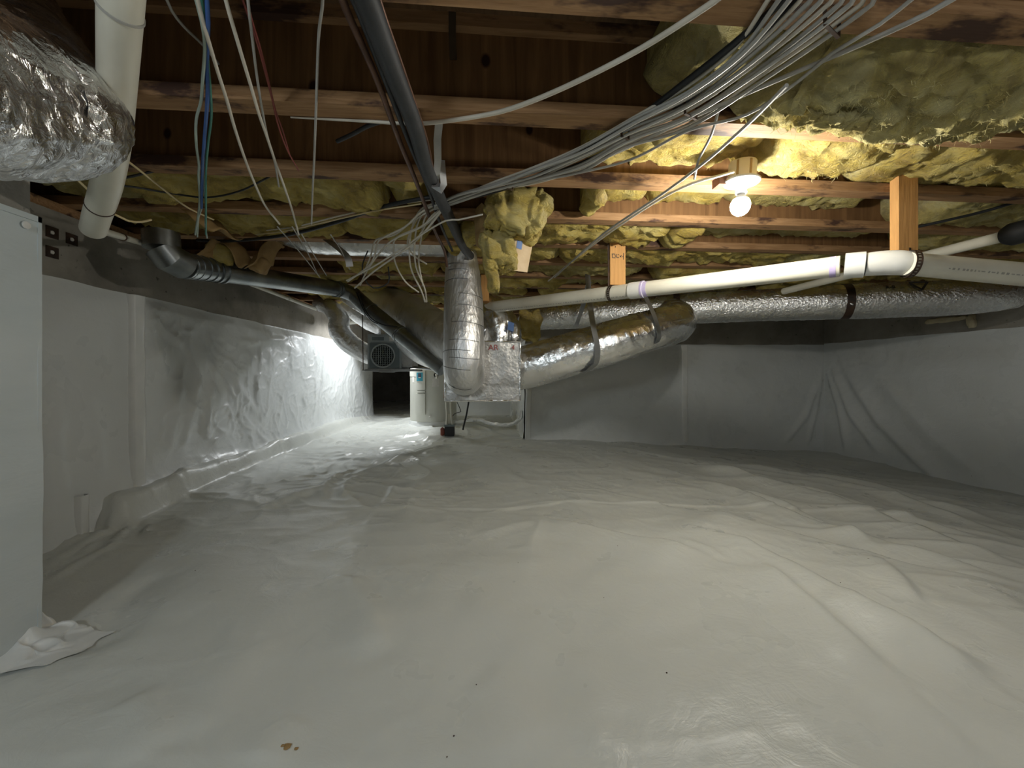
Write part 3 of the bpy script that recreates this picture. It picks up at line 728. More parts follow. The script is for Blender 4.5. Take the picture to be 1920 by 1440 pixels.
B(3, 524, 640, 1.65, 0.06, 'yellow batt in the fourth bay above the silver ceiling duct')
B(3, 644, 800, 1.645, 0.06, 'yellow batt in the fourth bay behind the fanned white cables')
B(3, 830, 905, 1.65, 0.05, 'yellow batt in the fourth bay left of the hanging torn batt')
B(3, 1000, 1140, 1.64, 0.05, 'yellow batt in the fourth bay right of the hanging torn batt')
B(3, 1140, 1245, 1.64, 0.05, 'yellow batt in the fourth bay above the short hanger block')
B(3, 1248, 1300, 1.63, 0.07, 'stubby rolled batt end in the fourth bay, right of the short hanger block')
B(3, 1310, 1660, 1.715, 0.02, 'greyish batt in the fourth bay under the bulb', mt='fiberglass_pale')
B(3, 1730, 2050, 1.655, 0.05, 'pale batt in the fourth bay at the right edge', mt='fiberglass_pale')
NAMES = ['far left', 'left', 'middle', 'right', 'far right', 'rightmost']
for k in range(4, 15):
    y = jy(k) + SP / 2; x = XL + (0.25 if k > 5 else 0.9); end = XR - 0.05 if y < YB - 0.2 else XC
    if k == 4: x = -0.25
    n = 0
    while x < end - 0.25 and n < 6:
        w = random.uniform(0.55, 1.25) if k < 10 else random.uniform(0.8, 1.4); x1 = min(x + w, end); sd += 37
        batt(k, x, x1, random.uniform(1.635, 1.665), random.uniform(0.03, 0.085), 'yellow batt in the %s bay from the camera, %s of its row' % (ORD[k], NAMES[n]), sd, rag=1.2, step=0.022,
             mt=random.choice(['fiberglass', 'fiberglass', 'fiberglass_pale']), group='fiberglass batts in the far bays')
        x = x1 + random.choice([0.01, 0.01, 0.05, 0.16]); n += 1

# lumpy closed blob for torn pieces
def blob(m, c, size, R=None, seed=0, n=44, amp=0.12, power=0.45, freq=9, tear=0.05):
    u = np.linspace(0, np.pi, n // 2); v = np.linspace(0, 2 * np.pi, n, endpoint=False); U, W = np.meshgrid(u, v, indexing='ij')
    sp = lambda a: np.sign(a) * np.abs(a) ** power
    D = np.stack([sp(np.sin(U)) * sp(np.cos(W)), sp(np.sin(U)) * sp(np.sin(W)), sp(np.cos(U))], -1)
    q = D * np.array(size) / 2
    nz = amp * fbm(q[..., 0] * freq, q[..., 1] * freq, q[..., 2] * freq, seed, 4) - tear * ridge(q[..., 0] * freq * 1.6, q[..., 1] * freq * 1.6, q[..., 2] * freq * .8, seed + 9, 4)
    q = q * (1 + nz[..., None])
    if R is not None: q = q @ np.array(R.to_3x3()).T
    q = q + np.array(c); k = len(v)
    return m.add(q.reshape(-1, 3), [(i * k + j, i * k + (j + 1) % k, (i + 1) * k + (j + 1) % k, (i + 1) * k + j) for i in range(len(u) - 1) for j in range(k)])
# the torn batt hanging in the middle
D0 = 1.86
R1 = Matrix.Rotation(math.radians(-8), 3, 'Y')
e = thing('torn_batt', 'thick torn yellow batt hanging down in the middle, with blue print on its paper', 'insulation', P(960, 540, D0))
m = MB()
blob(m, P(968, 405, D0), (0.29, 0.24, 0.235), Matrix.Rotation(math.radians(14), 3, 'Y'), 501, 170, 0.12, 0.42, 14, 0.16)
blob(m, P(936, 474, D0 + .02), (0.16, 0.16, 0.21), Matrix.Rotation(math.radians(-10), 3, 'Y'), 502, 140, 0.15, 0.5, 16, 0.18)
blob(m, P(924, 525, D0 + .01), (0.065, 0.07, 0.12), Matrix.Rotation(math.radians(-8), 3, 'Y'), 503, 80, 0.2, 0.6, 26, 0.14)
m.build('fiberglass', 'fiberglass', e, True, 80)
Vv = np.array(m.v); strands(Vv, e, 900, 0.022, Vv[:, 1] < np.percentile(Vv[:, 1], 60), 77)
a, b_, c_, d_ = P(953, 506, D0 + .00), P(988, 511, D0 + .06), P(1003, 430, D0 + .07), P(957, 440, D0 + .00)
pp = MB(); nrm = (b_ - a).cross(d_ - a).normalized() * 0.004
pp.add([a, b_, c_, d_, a + nrm, b_ + nrm, c_ + nrm, d_ + nrm], [(0, 1, 2, 3), (7, 6, 5, 4), (0, 4, 5, 1), (1, 5, 6, 2), (2, 6, 7, 3), (3, 7, 4, 0)])
kf = pp.build('kraft_facing', 'kraft_pale', e, False)
bl = lambda s_, t_: a.lerp(b_, s_).lerp(d_.lerp(c_, s_), t_) + nrm * 1.2
ink = MB()
for s0, s1, t0, t1 in ((.28, .52, .60, .80), (.58, .86, .70, .95)):
    ink.add([bl(s0, t0), bl(s1, t0 - .06), bl(s1, t1 - .04), bl(s0, t1)], [(0, 1, 2, 3)])
ink.build('blue_print', 'blue_ink', kf, False)
q = MB().add([P(903, 380, D0 + .04), P(925, 400, D0 + .02), P(930, 470, D0 + .02), P(905, 470, D0 + .07), P(888, 395, D0 + .14), P(892, 460, D0 + .14)], [(0, 1, 2, 3), (4, 0, 3, 5)]).build('paper_flap', 'kraft_paper', e)
for i, (px, py, d, s, mt, lb) in enumerate([
        (882, 436, 2.1, (0.10, 0.12, 0.13), 'fiberglass', 'small yellow tuft of insulation left of the hanging torn batt'),
        (992, 612, 3.35, (0.22, 0.10, 0.27), 'fiberglass', 'yellow slab of batt standing behind the plenum top'),
        (488, 497, 2.45, (0.09, 0.10, 0.10), 'kraft_paper', 'brown paper backed scrap hanging above the galvanized pipe, right one'),
        (414, 478, 2.3, (0.12, 0.12, 0.12), 'fiberglass', 'ragged yellow scrap hanging above the galvanized pipe, left one'),
        (1400, 70, 1.0, (0.05, 0.05, 0.03), 'fiberglass_pale', 'pale loose tuft of fiberglass above the cable bundle')]):
    m = MB(); blob(m, P(px, py, d), s, Matrix.Rotation(math.radians((i * 23) % 50 - 20), 3, 'Y'), 520 + i * 11, 46, 0.16, 0.5, 16, 0.12)
    tag(m.build('insulation_scrap', mt, None, True, 80), lb, 'insulation')
def curl(pts_d, w, mt, label, seed):
    ps = spline([P(*p) for p in pts_d], 0.012); n = len(ps); V = []
    for i, p in enumerate(ps):
        for j in range(9):
            t = j / 8 - 0.5
            V.append(p + Vector((0.3 * w * t, w * t, 0.02 * math.sin(7 * t + seed) + 0.012 * float(vn(i * 0.4, j * 0.5, 0, seed)))))
    m = MB(); m.add(V, [(i * 9 + j, i * 9 + j + 1, (i + 1) * 9 + j + 1, (i + 1) * 9 + j) for i in range(n - 1) for j in range(8)])
    o = m.build('paper_facing', mt, None, True, 80)
    md = o.modifiers.new('thickness', 'SOLIDIFY'); md.thickness = 0.003
    return tag(o, label, 'paper')
curl([(385, 490, 2.2), (405, 470, 2.25), (425, 452, 2.3), (450, 470, 2.35), (462, 500, 2.4)], 0.14, 'kraft_paper', 'curled brown kraft paper hanging over the galvanized pipe, left curl', 1)
curl([(475, 505, 2.4), (495, 490, 2.42), (505, 465, 2.45), (520, 450, 2.5)], 0.12, 'kraft_paper', 'curled brown kraft paper hanging over the galvanized pipe, right curl', 2)
curl([(330, 392, 1.95), (370, 400, 1.97), (410, 432, 2.0), (430, 440, 2.02)], 0.16, 'kraft_paper', 'strip of brown kraft paper drooping in the fourth bay at the left', 3)

# ------------------------------------------------------------------ ducts
def wrinkle(seed, amp=0.006, fs=16, fa=3.0):
    def f(s, a, R, dirs):
        ca, sa = np.cos(a), np.sin(a)
        w = s * fs * 1.5 + 1.6 * vn(s * 5, ca * 1.4, sa * 1.4, seed)
        k = np.clip(0.5 + 0.9 * vn(s * 4, ca * 1.5, sa * 1.5, seed + 8), 0.1, 1)
        return amp * (k * ridge(w, ca * 1.2, sa * 1.2, seed + 1, 4) + 0.5 * k * ridge(s * fs * 3.2, ca * 2.2, sa * 2.2, seed + 2, 3)
                + 0.7 * (1 - k) * ridge(s * fs * 0.4, ca * fa * 1.6, sa * fa * 1.6, seed + 4, 5) + 0.5 * fbm(s * 5, ca * 1.5, sa * 1.5, seed + 3, 2))
    return f
def duct(name, label, path, r, mt='foil', seed=0, amp=0.006, n=56, step=0.014, fs=16, cat='duct', group=None):
    ps = spline(path, step); e = thing(name, label, cat, ps[len(ps) // 2] - Vector((0, 0, 0)), group)
    MB().tube(ps, r, n, True, wrinkle(seed, amp, fs)).build('jacket', mt, e, True, 80)
    return e, ps
def band(e, ps, i, r, w, mt, name='strap', t=0.003):
    i = max(1, min(len(ps) - 2, i)); ax = (ps[i + 1] - ps[i - 1]).normalized()
    return MB().tube([ps[i] - ax * w / 2, ps[i] + ax * w / 2], r + t, 32).build(name, mt, e, True)
def near_index(ps, q): return min(range(len(ps)), key=lambda i: (ps[i] - q).length)

# 1 near duct at upper left
duct('flex_duct', 'large shiny foil flex duct bending near the camera at the upper left', [P(-110, -110, .90), P(-40, 20, .90), P(35, 120, .90), P(72, 178, .88), P(60, 196, .80), P(0, 176, .74), P(-130, 150, .62), P(-330, 110, .5)], 0.138, 'foil_near', seed=11, amp=0.011, n=120, step=0.008, fs=11)
# 2 vertical duct on the face of the plenum
e, ps = duct('flex_duct', 'upright foil flex duct dropping onto the front of the plenum', [P(866, 462, 2.62), P(867, 500, 2.66), P(869, 560, 2.64), P(870, 640, 2.58), P(870, 690, 2.58), P(871, 704, 2.68), P(871, 708, 2.82)], [0.09, 0.118, 0.130, 0.134, 0.136, 0.136, 0.13], 'foil_smooth', seed=21, amp=0.0022, n=72, step=0.012, fs=11)
# thin dark ribbons paint the shade in the jacket's creases
for py in (497, 512, 530, 561, 585, 618, 649, 662, 673, 683, 692):
    q = P(869, py, 2.62); i = near_index(ps, q); ax = (ps[i + 1] - ps[i - 1]).normalized(); u = (Vector((0, 0, CZ)) - ps[i]); u = (u - ax * u.dot(ax)).normalized(); v = ax.cross(u)
    r_ = float(np.interp(i / (len(ps) - 1), np.linspace(0, 1, 7), [0.09, 0.118, 0.130, 0.134, 0.136, 0.136, 0.13])) + 0.0022; a0 = -1.3 + 0.5 * (py % 3); a1 = a0 + 1.2 + 0.35 * (py % 4)
    MB().ribbon([ps[i] + (u * math.cos(a_) + v * math.sin(a_)) * r_ - ax * 0.006 * math.sin(a_ * 2) for a_ in np.linspace(a0, a1, 16)], 0.003, 0.0016, ax).build('crease_shade_line', 'crease_shade', e)
c0 = P(868, 470, 2.62)
MB().lathe([(0.085, -0.02), (0.07, 0.01), (0.04, 0.03), (0.02, 0.035)], c0, (0, 0, 1), 28).build('collar', 'foil', e)
# 3 plenum box
PYF = 2.80
a, b_ = PY(835, 752, PYF), PY(975, 641, PYF)
e = thing('plenum', 'foil faced duct board plenum box with red marks, hanging in the middle', 'duct', ((a.x + b_.x) / 2, PYF + .35, a.z))
xs_, zs_ = np.linspace(a.x, b_.x, 40), np.linspace(a.z, b_.z, 34); X, Z = np.meshgrid(xs_, zs_, indexing='ij')
Yy = PYF - 0.004 * fbm(X * 9, Z * 9, 0, 71, 3) - 0.003 * ridge(X * 14, Z * 7, 0, 72, 4)
raw_mesh('front_panel', [grid_mesh('p', np.stack([X, Yy, Z], -1).reshape(-1, 3), 40, 34, None)], 'foil_board', e)
m = MB().box2((a.x, PYF + .006, a.z), (b_.x, PYF + .75, b_.z)); m.build('board_box', 'foil_board', e, False)
m = MB()
for p0, p1 in (((a.x, a.z), (b_.x, a.z)), ((a.x, b_.z), (b_.x, b_.z)), ((a.x, a.z), (a.x, b_.z)), ((b_.x, a.z), (b_.x, b_.z))):
    pts = [Vector((p0[0] + (p1[0] - p0[0]) * t / 20, PYF + .0, p0[1] + (p1[1] - p0[1]) * t / 20)) for t in range(21)]
    m.tube(pts, 0.007, 8, True, lambda s, an, R, d: 0.002 * vn(s * 40, an, 0, 5))
m.build('foil_tape', 'foil', e)
for txt, px, sz in (('AR', 925, 0.058), ('4', 962, 0.050)):
    text_mesh(txt, sz, 'red_ink', 'red_mark', face_matrix(PY(px, 652, PYF - 0.010), (1, 0, 0), (0, 0, 1)), e)
# crumpled flex on top of the plenum
e2, ps = duct('flex_duct', 'crumpled shiny flex duct rising from the plenum top', [P(936, 645, 3.2), P(936, 615, 3.2), P(925, 585, 3.25), P(890, 560, 3.4)], 0.135, seed=31, amp=0.016, n=60, fs=10)
e3, ps3 = duct('flex_duct', 'short blue tagged foil sleeve beside the crumpled duct on the plenum', [P(960, 645, 3.12), P(962, 622, 3.12), P(955, 596, 3.2)], [0.055, 0.06, 0.045], seed=33, amp=0.012, n=40, fs=14)
MB().add([P(951, 618, 3.02), P(963, 622, 3.02), P(964, 606, 3.03), P(953, 602, 3.03)], [(0, 1, 2, 3)]).build('blue_tag', 'blue_ink', e3, False)
# 4 big duct leaving the plenum to the right
e, ps = duct('flex_duct', 'fat foil flex duct slanting up to the right from the plenum', [P(955, 692, 3.10), P(985, 689, 3.06), P(1060, 668, 3.0), P(1150, 641, 2.95), P(1225, 618, 2.95), P(1262, 608, 3.02), P(1268, 600, 3.2), P(1262, 590, 3.5)], [0.165, 0.168, 0.165, 0.158, 0.152, 0.15, 0.14], seed=41, amp=0.008, n=80, step=0.012, fs=14)
def hang_strap(label, pts, w, mt='strap_metal', wdir=(0.9, 0.4, 0.1)):
    return tag(MB().ribbon(spline(pts, 0.02), w, 0.002, wdir).build('hanger_strap', mt, None, True), label, 'strap')
hang_strap('grey strap slung under the fat slanting duct, nearer the plenum', [P(1102, 515, 2.95), P(1105, 560, 2.90), P(1112, 610, 2.76), P(1120, 650, 2.74), P(1118, 680, 2.80), P(1106, 692, 2.86), P(1092, 700, 2.93)], 0.048)
hang_strap('grey strap slung under the fat slanting duct, farther right', [P(1210, 556, 2.86), P(1224, 585, 2.80), P(1233, 612, 2.77), P(1236, 632, 2.78), P(1228, 646, 2.84), P(1215, 652, 2.9)], 0.042)
hang_strap('grey strap behind the drain pipe, holding the far foil duct', [P(1104, 530, 3.3), P(1094, 570, 3.6), P(1084, 600, 3.78), P(1080, 612, 3.8)], 0.05)
# 5 long duct along the right wall
e, ps = duct('flex_duct', 'long foil flex duct running along the upper right wall', [P(985, 596, 4.25), P(1100, 590, 4.0), P(1268, 580, 3.68), P(1420, 573, 3.45), P(1583, 566, 3.2), P(1740, 560, 3.02), P(1850, 556, 2.92), P(1900, 552, 2.92)], [0.135, 0.138, 0.140, 0.138, 0.142, 0.138, 0.142, 0.142, 0.135, 0.105], 'foil_fine', seed=51, amp=0.004, n=64, step=0.016, fs=20)
for px, py, d in ((1268, 580, 3.68), (1583, 566, 3.2)):
    i = near_index(ps, P(px, py, d)); band(e, ps, i, 0.143, 0.055, 'dark_metal')
i = near_index(ps, P(1705, 561, 3.06)); ax = (ps[i + 1] - ps[i - 1]).normalized()
def on_duct(px, py, d, r): # point on the near surface of the long duct
    j = near_index(ps, P(px, py, d)); toc = (Vector((0, 0, CZ)) - ps[j]); toc = (toc - ax * toc.dot(ax)).normalized()
    up = ax.cross(toc); up = up if up.z > 0 else -up
    q = (toc * 0.72 + up * 0.69).normalized(); return ps[j] + q * r, q
for txt, px, sz in (('R-8', 1655, 0.042), ('R-8', 1205, 0.05)):
    p_, q_ = on_duct(px, 562, 3.1 if px > 1400 else 3.8, 0.146); text_mesh(txt, sz, 'black_ink', 'print', face_matrix(p_, ax if ax.x > 0 else -ax, q_.cross(ax if ax.x > 0 else -ax)), e)
p_, q_ = on_duct(1705, 561, 3.06, 0.147); rr = ax if ax.x > 0 else -ax; uu = q_.cross(rr)
m = MB()
for s0, s1 in (((-.055, .035), (.055, .035)), ((.055, .035), (0, -.045)), ((0, -.045), (-.055, .035))):
    m.ribbon([p_ + rr * s0[0] + uu * s0[1], p_ + rr * s1[0] + uu * s1[1]], 0.014, 0.002, uu if s0[1] == s1[1] else rr)
m.build('triangle_mark', 'black_ink', e, False)
# 6 big duct at the back left, into the plenum side
e, ps = duct('flex_duct', 'wide foil flex duct coming from the back left into the plenum', [P(655, 545, 4.3), P(700, 562, 4.0), P(750, 585, 3.75), P(800, 615, 3.45), P(850, 645, 3.2), P(880, 655, 3.1)], [0.14, 0.18, 0.205, 0.205, 0.20, 0.19], 'foil_smooth', seed=61, amp=0.008, n=72, fs=13)
band(e, ps, near_index(ps, P(706, 566, 3.95)), 0.186, 0.012, 'foil', 'tape_band', 0.006)
e, ps = duct('flex_duct', 'lower foil flex duct behind the galvanized pipe at the plenum', [P(640, 556, 4.7), P(690, 594, 4.4), P(742, 616, 4.2), P(792, 654, 3.95), P(838, 668, 3.6), P(860, 668, 3.4)], [0.11, 0.13, 0.14, 0.155, 0.145, 0.13], 'foil_dull', seed=65, amp=0.008, n=60, fs=13)
e, ps = duct('flex_duct', 'small bright flex duct curling by the left wall behind the galvanized pipe', [P(596, 570, 4.3), P(618, 576, 4.25), P(636, 598, 4.2), P(637, 620, 4.18), P(654, 643, 4.16), P(688, 664, 4.18), P(706, 667, 4.22)], [0.07, 0.085, 0.095, 0.105, 0.105, 0.10, 0.09], 'foil_dull', seed=67, amp=0.010, n=48, fs=13)
# 7 duct up in the fifth bay
y7 = jy(4) + SP / 2
e, ps = duct('flex_duct', 'foil duct lying between the joists, above the left end of the cables', [Vector((PY(495, 460, y7).x, y7, 1.76)), Vector((PY(560, 460, y7).x, y7, 1.72)), Vector((PY(700, 460, y7).x, y7, 1.715)), Vector((PY(835, 460, y7).x, y7, 1.72))], [0.05, 0.12, 0.13, 0.125, 0.125], seed=69, amp=0.006, n=48)
hang_strap('flattened grey strip hanging beside the foil duct between the joists', [P(598, 440, 2.35), P(625, 458, 2.33), P(650, 480, 2.32), P(656, 500, 2.33)], 0.04)

# galvanized round pipe
def pipe(name, label, path, r, mt, cat='pipe', n=20, step=0.03, parent=None, group=None, straight=False):
    ps = [Vector(p) for p in path] if straight else spline(path, step)
    e = thing(name, label, cat, ps[len(ps) // 2], group); MB().tube(ps, r, n).build('pipe', mt, e, True, 50); return e, ps
g0, g1, g2, g3 = P(302, 436, 1.96), P(304, 466, 1.96), P(318, 484, 1.98), P(345, 498, 2.06)
g4, g5, g6 = P(400, 507, 2.28), P(640, 543, 3.40), P(664, 553, 3.42)
g7, g8 = P(690, 578, 3.38), P(832, 692, 3.12)
e = thing('galvanized_duct', 'long grey galvanized round pipe from the left wall down to the plenum', 'pipe', g5)
MB().tube([g0, g1], 0.076, 28).build('collar', 'galvanized', e)
MB().tube([g1, g2, g3], 0.074, 24).build('elbow', 'galvanized', e, True, 25)
MB().tube([g3, g4], [0.07, 0.066], 24).build('elbow', 'galvanized', e)
MB().tube([g4, g5], 0.064, 24).build('straight_run', 'galvanized', e)
MB().tube([g5, g6, g7], 0.067, 24).build('elbow', 'galvanized', e, True, 25)
MB().tube([g7, g8], 0.066, 24).build('straight_run', 'galvanized', e)
for a_, b2, t_ in ((g3, g4, .1), (g3, g4, .3), (g3, g4, .55), (g3, g4, .8), (g4, g5, .02), (g4, g5, .05), (g4, g5, .93), (g4, g5, .96), (g7, g8, .04), (g7, g8, .42), (g7, g8, .44)):
    p_ = a_.lerp(b2, t_); ax_ = (b2 - a_).normalized()
    MB().tube([p_ - ax_ * .006, p_ + ax_ * .006], 0.0715, 24).build('bead', 'galvanized', e)

# ------------------------------------------------------------------ drain pipes
R3 = 0.0445
pa, pb = P(890, 580, 3.28), P(1575, 499, 1.675)
e = thing('drain_pipe', 'white plastic drain pipe crossing the middle right under the joists', 'pipe', pa.lerp(pb, .5))
MB().tube([pa, pb], R3, 28).build('pipe', 'pvc', e)
axd = (pb - pa).normalized()
def along(px):   # point of the pipe axis seen at image column px
    lo, hi = 0.0, 1.0
    for _ in range(40):
        t = (lo + hi) / 2; q = pa.lerp(pb, t); d = q.x * ST + q.y * CT; x = 960 + F * (q.x * CT - q.y * ST) / d
        if x < px: lo = t
        else: hi = t
    return pa.lerp(pb, lo)
def cuff(q, ax_, w, r, mt, nm, par): return MB().tube([q - ax_ * w / 2, q + ax_ * w / 2], r, 32).build(nm, mt, par)
c1, c2 = along(1182), along(1208)
MB().tube([c1, c2], R3 + 0.005, 32).build('coupling', 'pvc_white', e)
cuff(along(1211), axd, 0.03, R3 + 0.0008, 'primer_purple', 'primer_stain', e)
cuff(along(1206), axd, 0.012, R3 + 0.0062, 'primer_purple', 'primer_stain', e)
cuff(along(1562), axd, 0.022, R3 + 0.0008, 'primer_purple', 'primer_stain', e)
toc = Vector((0, 0, CZ)) - along(1050); toc = (toc - axd * toc.dot(axd)).normalized(); upd = axd.cross(toc); upd = upd if upd.z > 0 else -upd
m = MB(); s_ = 0.0
st, en = along(930), along(1180); Ld = (en - st).length
while s_ < Ld:
    w_ = random.uniform(0.004, 0.016); q = st + axd * s_ + (toc * 0.80 - upd * 0.60) * (R3 + 0.0006)
    m.ribbon([q, q + axd * w_], 0.006, 0.0006, upd * 0.8 + toc * 0.6); s_ += w_ + random.uniform(0.004, 0.014)
m.build('print', 'pipe_print', e, False)
# hub and elbow, then the run to the right edge
h0, h1, h2, h3 = P(1578, 499, 1.672), P(1622, 496, 1.625), P(1660, 493, 1.59), P(1690, 493, 1.565)
e = thing('pipe_elbow', 'glossy white pipe fitting below the tall wooden hanger block', 'pipe fitting', h2)
MB().tube([h0.lerp(h1, .12), h0.lerp(h1, .98)], R3 + 0.009, 36).build('hub', 'pvc_white', e)
MB().tube(spline([h1, h2, h3, P(1712, 496, 1.555)], 0.01), [R3 + .003, R3 + .005, R3 + .005, R3 + .002], 36).build('elbow_body', 'pvc_white', e)
k0, k1 = P(1700, 494.5, 1.545), P(2010, 523, 1.50)
e = thing('drain_pipe', 'white plastic drain pipe running out at the right edge, with faint print', 'pipe', k0.lerp(k1, .5))
MB().tube([k0, k1], R3, 28).build('pipe', 'pvc', e)
axk = (k1 - k0).normalized(); toc = Vector((0, 0, CZ)) - k0.lerp(k1, .5); toc = (toc - axk * toc.dot(axk)).normalized(); upk = axk.cross(toc); upk = upk if upk.z > 0 else -upk
m = MB(); s_ = 0.12
while s_ < 0.62:
    w_ = random.uniform(0.004, 0.014); q = k0 + axk * s_ + (toc * 0.99 - upk * 0.06) * (R3 + 0.0006)
    m.ribbon([q, q + axk * w_], random.choice([0.004, 0.008, 0.008]), 0.0006, upk); s_ += w_ + random.uniform(0.004, 0.012)
m.build('print', 'pipe_print', e, False)
tag(MB().perf_ring(P(1707, 495, 1.545), axk * 0.8 + axd * 0.35, R3 + 0.008, 0.020).build('pipe_strap', 'dark_metal', None, True), 'dark perforated strap around the drain pipe under the tall hanger block', 'strap')
tag(MB().perf_ring(along(1147), axd * 0.95 + Vector((0, 0, -.12)), R3 + 0.004, 0.020).build('pipe_strap', 'dark_metal', None, True), 'dark perforated strap around the drain pipe beside the short hanger block', 'strap')
# second pipe behind, with black rubber coupling
s0, s1 = P(1470, 546, 3.15), P(1895, 440, 1.80)
e, _ = pipe('drain_pipe', 'thinner white pipe rising behind the drain to a black rubber coupling', [s0, s1], 0.026, 'pvc', straight=True)
ax_ = (s1 - s0).normalized()
tag(MB().tube([s1 - ax_ * 0.02, s1 + ax_ * 0.004, s1 + ax_ * 0.006, s1 + ax_ * 0.16], [0.040, 0.052, 0.052, 0.048], 24).build('rubber_coupling', 'rubber_black', None, True), 'black rubber pipe coupling at the right edge', 'pipe fitting')
# near pipe at the left
e, ps = pipe('drain_pipe', 'dull white pipe hanging down near the camera at the upper left', [P(232, -70, .70), P(226, 20, .745), P(220, 150, .86), P(213, 260, .985), P(200, 345, 1.12), P(181, 408, 1.25), P(175, 430, 1.30)], [0.0335, 0.0335, 0.0335, 0.0345, 0.0345, 0.0345, 0.034], 'pvc', n=28)
band(e, ps, near_index(ps, P(226, 18, .745)), 0.0345, 0.005, 'cable_grey', 'joint_ring', 0.001)
band(e, ps, near_index(ps, P(190, 392, 1.2)), 0.035, 0.004, 'dark_metal', 'joint_ring', 0.0012)
w0, w1, w2 = P(176, 428, 1.36), PX(276, 459, -1.86), PX(592, 579, -1.86)
e, ps = pipe('thin_pipe', 'thin white pipe along the top of the left wall', [w0, w1, w2], [0.013, 0.014, 0.02], 'pvc', straight=True)
cuff(w0.lerp(w1, .42), (w1 - w0).normalized(), 0.006, 0.017, 'dark_metal', 'pipe_clip', e)
cuff(w1.lerp(w2, .72), (w2 - w1).normalized(), 0.012, 0.022, 'pvc_white', 'coupling', e)
e, ps = pipe('thin_pipe', 'stubby white pipe with black bands in front of the small flex duct', [P(630, 604, 4.7), P(690, 600, 4.5), P(760, 603, 4.25)], 0.042, 'pvc')
for px in (634, 645): cuff(P(px, 604, 4.68 - (px - 634) * .003), (ps[-1] - ps[0]).normalized(), 0.012, 0.046, 'rubber_black', 'clamp', e)

# ------------------------------------------------------------------ wooden hanger blocks
def block(label, px0, px1, yfront, ztop, zbot, th, marks=True):
    xa, xb = PY(px0, 450, yfront).x, PY(px1, 450, yfront).x
    e = thing('hanger_block', label, 'wood block', ((xa + xb) / 2, yfront, zbot))
    me = MB().box2((xa, yfront, zbot), (xb, yfront + th, ztop)).build('board', 'wood_block', e, False)
    md = me.modifiers.new('bevel', 'BEVEL'); md.width = 0.002; md.segments = 2
    return e, xa, xb
yb1 = jy(2) - FW / 2 - 0.040
e, xa, xb = block('tall orange wooden block hanging to the drain pipe, right of the bulb', 1685, 1722, yb1, 1.735, P(1690, 475, 1.6).z, 0.038)
MB().box2((xb - 0.045, yb1 - 0.001, 1.335), (xb - 0.035, yb1 + 0.002, 1.35)).build('nail', 'dark_metal', e, False)
yb2_ = jy(4) - FW / 2 - 0.040
e, xa, xb = block('short orange wooden block with a black scribble above the drain pipe', 1144, 1173, yb2_, PY(1158, 448, yb2_).z, PY(1158, 534, yb2_).z, 0.038)
zc = PY(1158, 480, yb2_).z
m = MB()
def stroke(pts): m.ribbon([Vector((xa + (xb - xa) * u_, yb2_ - 0.0008, zc + v_)) for u_, v_ in pts], 0.004, 0.001, (0.3, 0, 1) if abs(pts[0][0] - pts[-1][0]) > .04 else (1, 0, 0))
for pts in ([(.12, .012), (.3, .012)], [(.14, .012), (.14, -.012)], [(.14, -.012), (.34, -.012)], [(.3, .010), (.36, -.006)], [(.42, .012), (.42, -.010)], [(.42, -.010), (.58, -.010)], [(.48, .008), (.58, .008)], [(.62, .002), (.72, -.008)], [(.64, -.006), (.74, .004)], [(.86, .020), (.86, -.022)], [(.78, -.004), (.88, -.004)]): stroke(pts)
m.build('scribble', 'black_ink', e, False)
for u_, v_ in ((.34, .057), (.74, .065)):
    MB().lathe([(0.004, 0), (0.003, 0.0015)], (xa + (xb - xa) * u_, yb2_, zc + v_), (0, -1, 0), 10).build('nail', 'dark_metal', e)
tag(MB().ribbon([PY(1141, 452, yb2_ + .01), PY(1142, 500, yb2_ + .01), PY(1142, 536, yb2_ + .01)], 0.018, 0.0015, (1, 0.3, 0)).build('strap_tail', 'dark_metal', None, False), 'dark strap running down the left edge of the short hanger block', 'strap')
e, xa, xb = block('small brown wooden block behind the hanging torn batt', 902, 917, 3.12, 1.60, PY(910, 564, 3.12).z, 0.038)

# ------------------------------------------------------------------ lamp
def lamp(px, py_bulb, d, label):
    bc = P(px, py_bulb, d); tilt = Vector((0.03, -0.05, 1)).normalized()     # axis pointing up out of the bulb
    dish = bc + tilt * 0.090
    e = thing('lamp_holder', label, 'lamp', dish)
    MB().lathe([(0.020, -0.045), (0.0215, -0.040), (0.0195, -0.030), (0.022, -0.020), (0.030, -0.010), (0.050, -0.005), (0.064, -0.003), (0.0665, 0.001), (0.0665, 0.006), (0.055, 0.008)], dish, tilt, 48).build('dish', 'lamp_white', e, True, 50)
    bx = MB().lathe([(0.049, 0.008), (0.050, 0.012), (0.050, 0.075), (0.048, 0.078)], dish, tilt, 36).build('junction_box', 'box_pvc', e, True, 40)
    tl = tilt.orthogonal().normalized()
    for s_ in ((0.0, -1.0, 0.0), (-0.8, -0.6, 0.0)):
        dv = Vector(s_); dv = (dv - tilt * dv.dot(tilt)).normalized()
        MB().ribbon([dish + dv * 0.0505 + tilt * 0.016, dish + dv * 0.0505 + tilt * 0.072], 0.008, 0.003, dv.cross(tilt)).build('rib', 'kraft_paper', bx, False)
    bl_ = MB().lathe([(0.004, -0.041), (0.016, -0.038), (0.0285, -0.028), (0.0355, -0.012), (0.0365, 0.002), (0.033, 0.014), (0.028, 0.0225)], bc, tilt, 28).build('bulb', 'bulb_glow', e, True, 80)
    MB().lathe([(0.0282, 0.022), (0.026, 0.025), (0.019, 0.034), (0.0135, 0.041), (0.013, 0.049)], bc, tilt, 28).build('bulb_base', 'lamp_white', e, True, 80)
    MB().box(dish + Vector((0.02, -0.03, -0.004)), (0.012, 0.004, 0.002)).build('screw', 'strap_metal', e, False)
    return e, dish
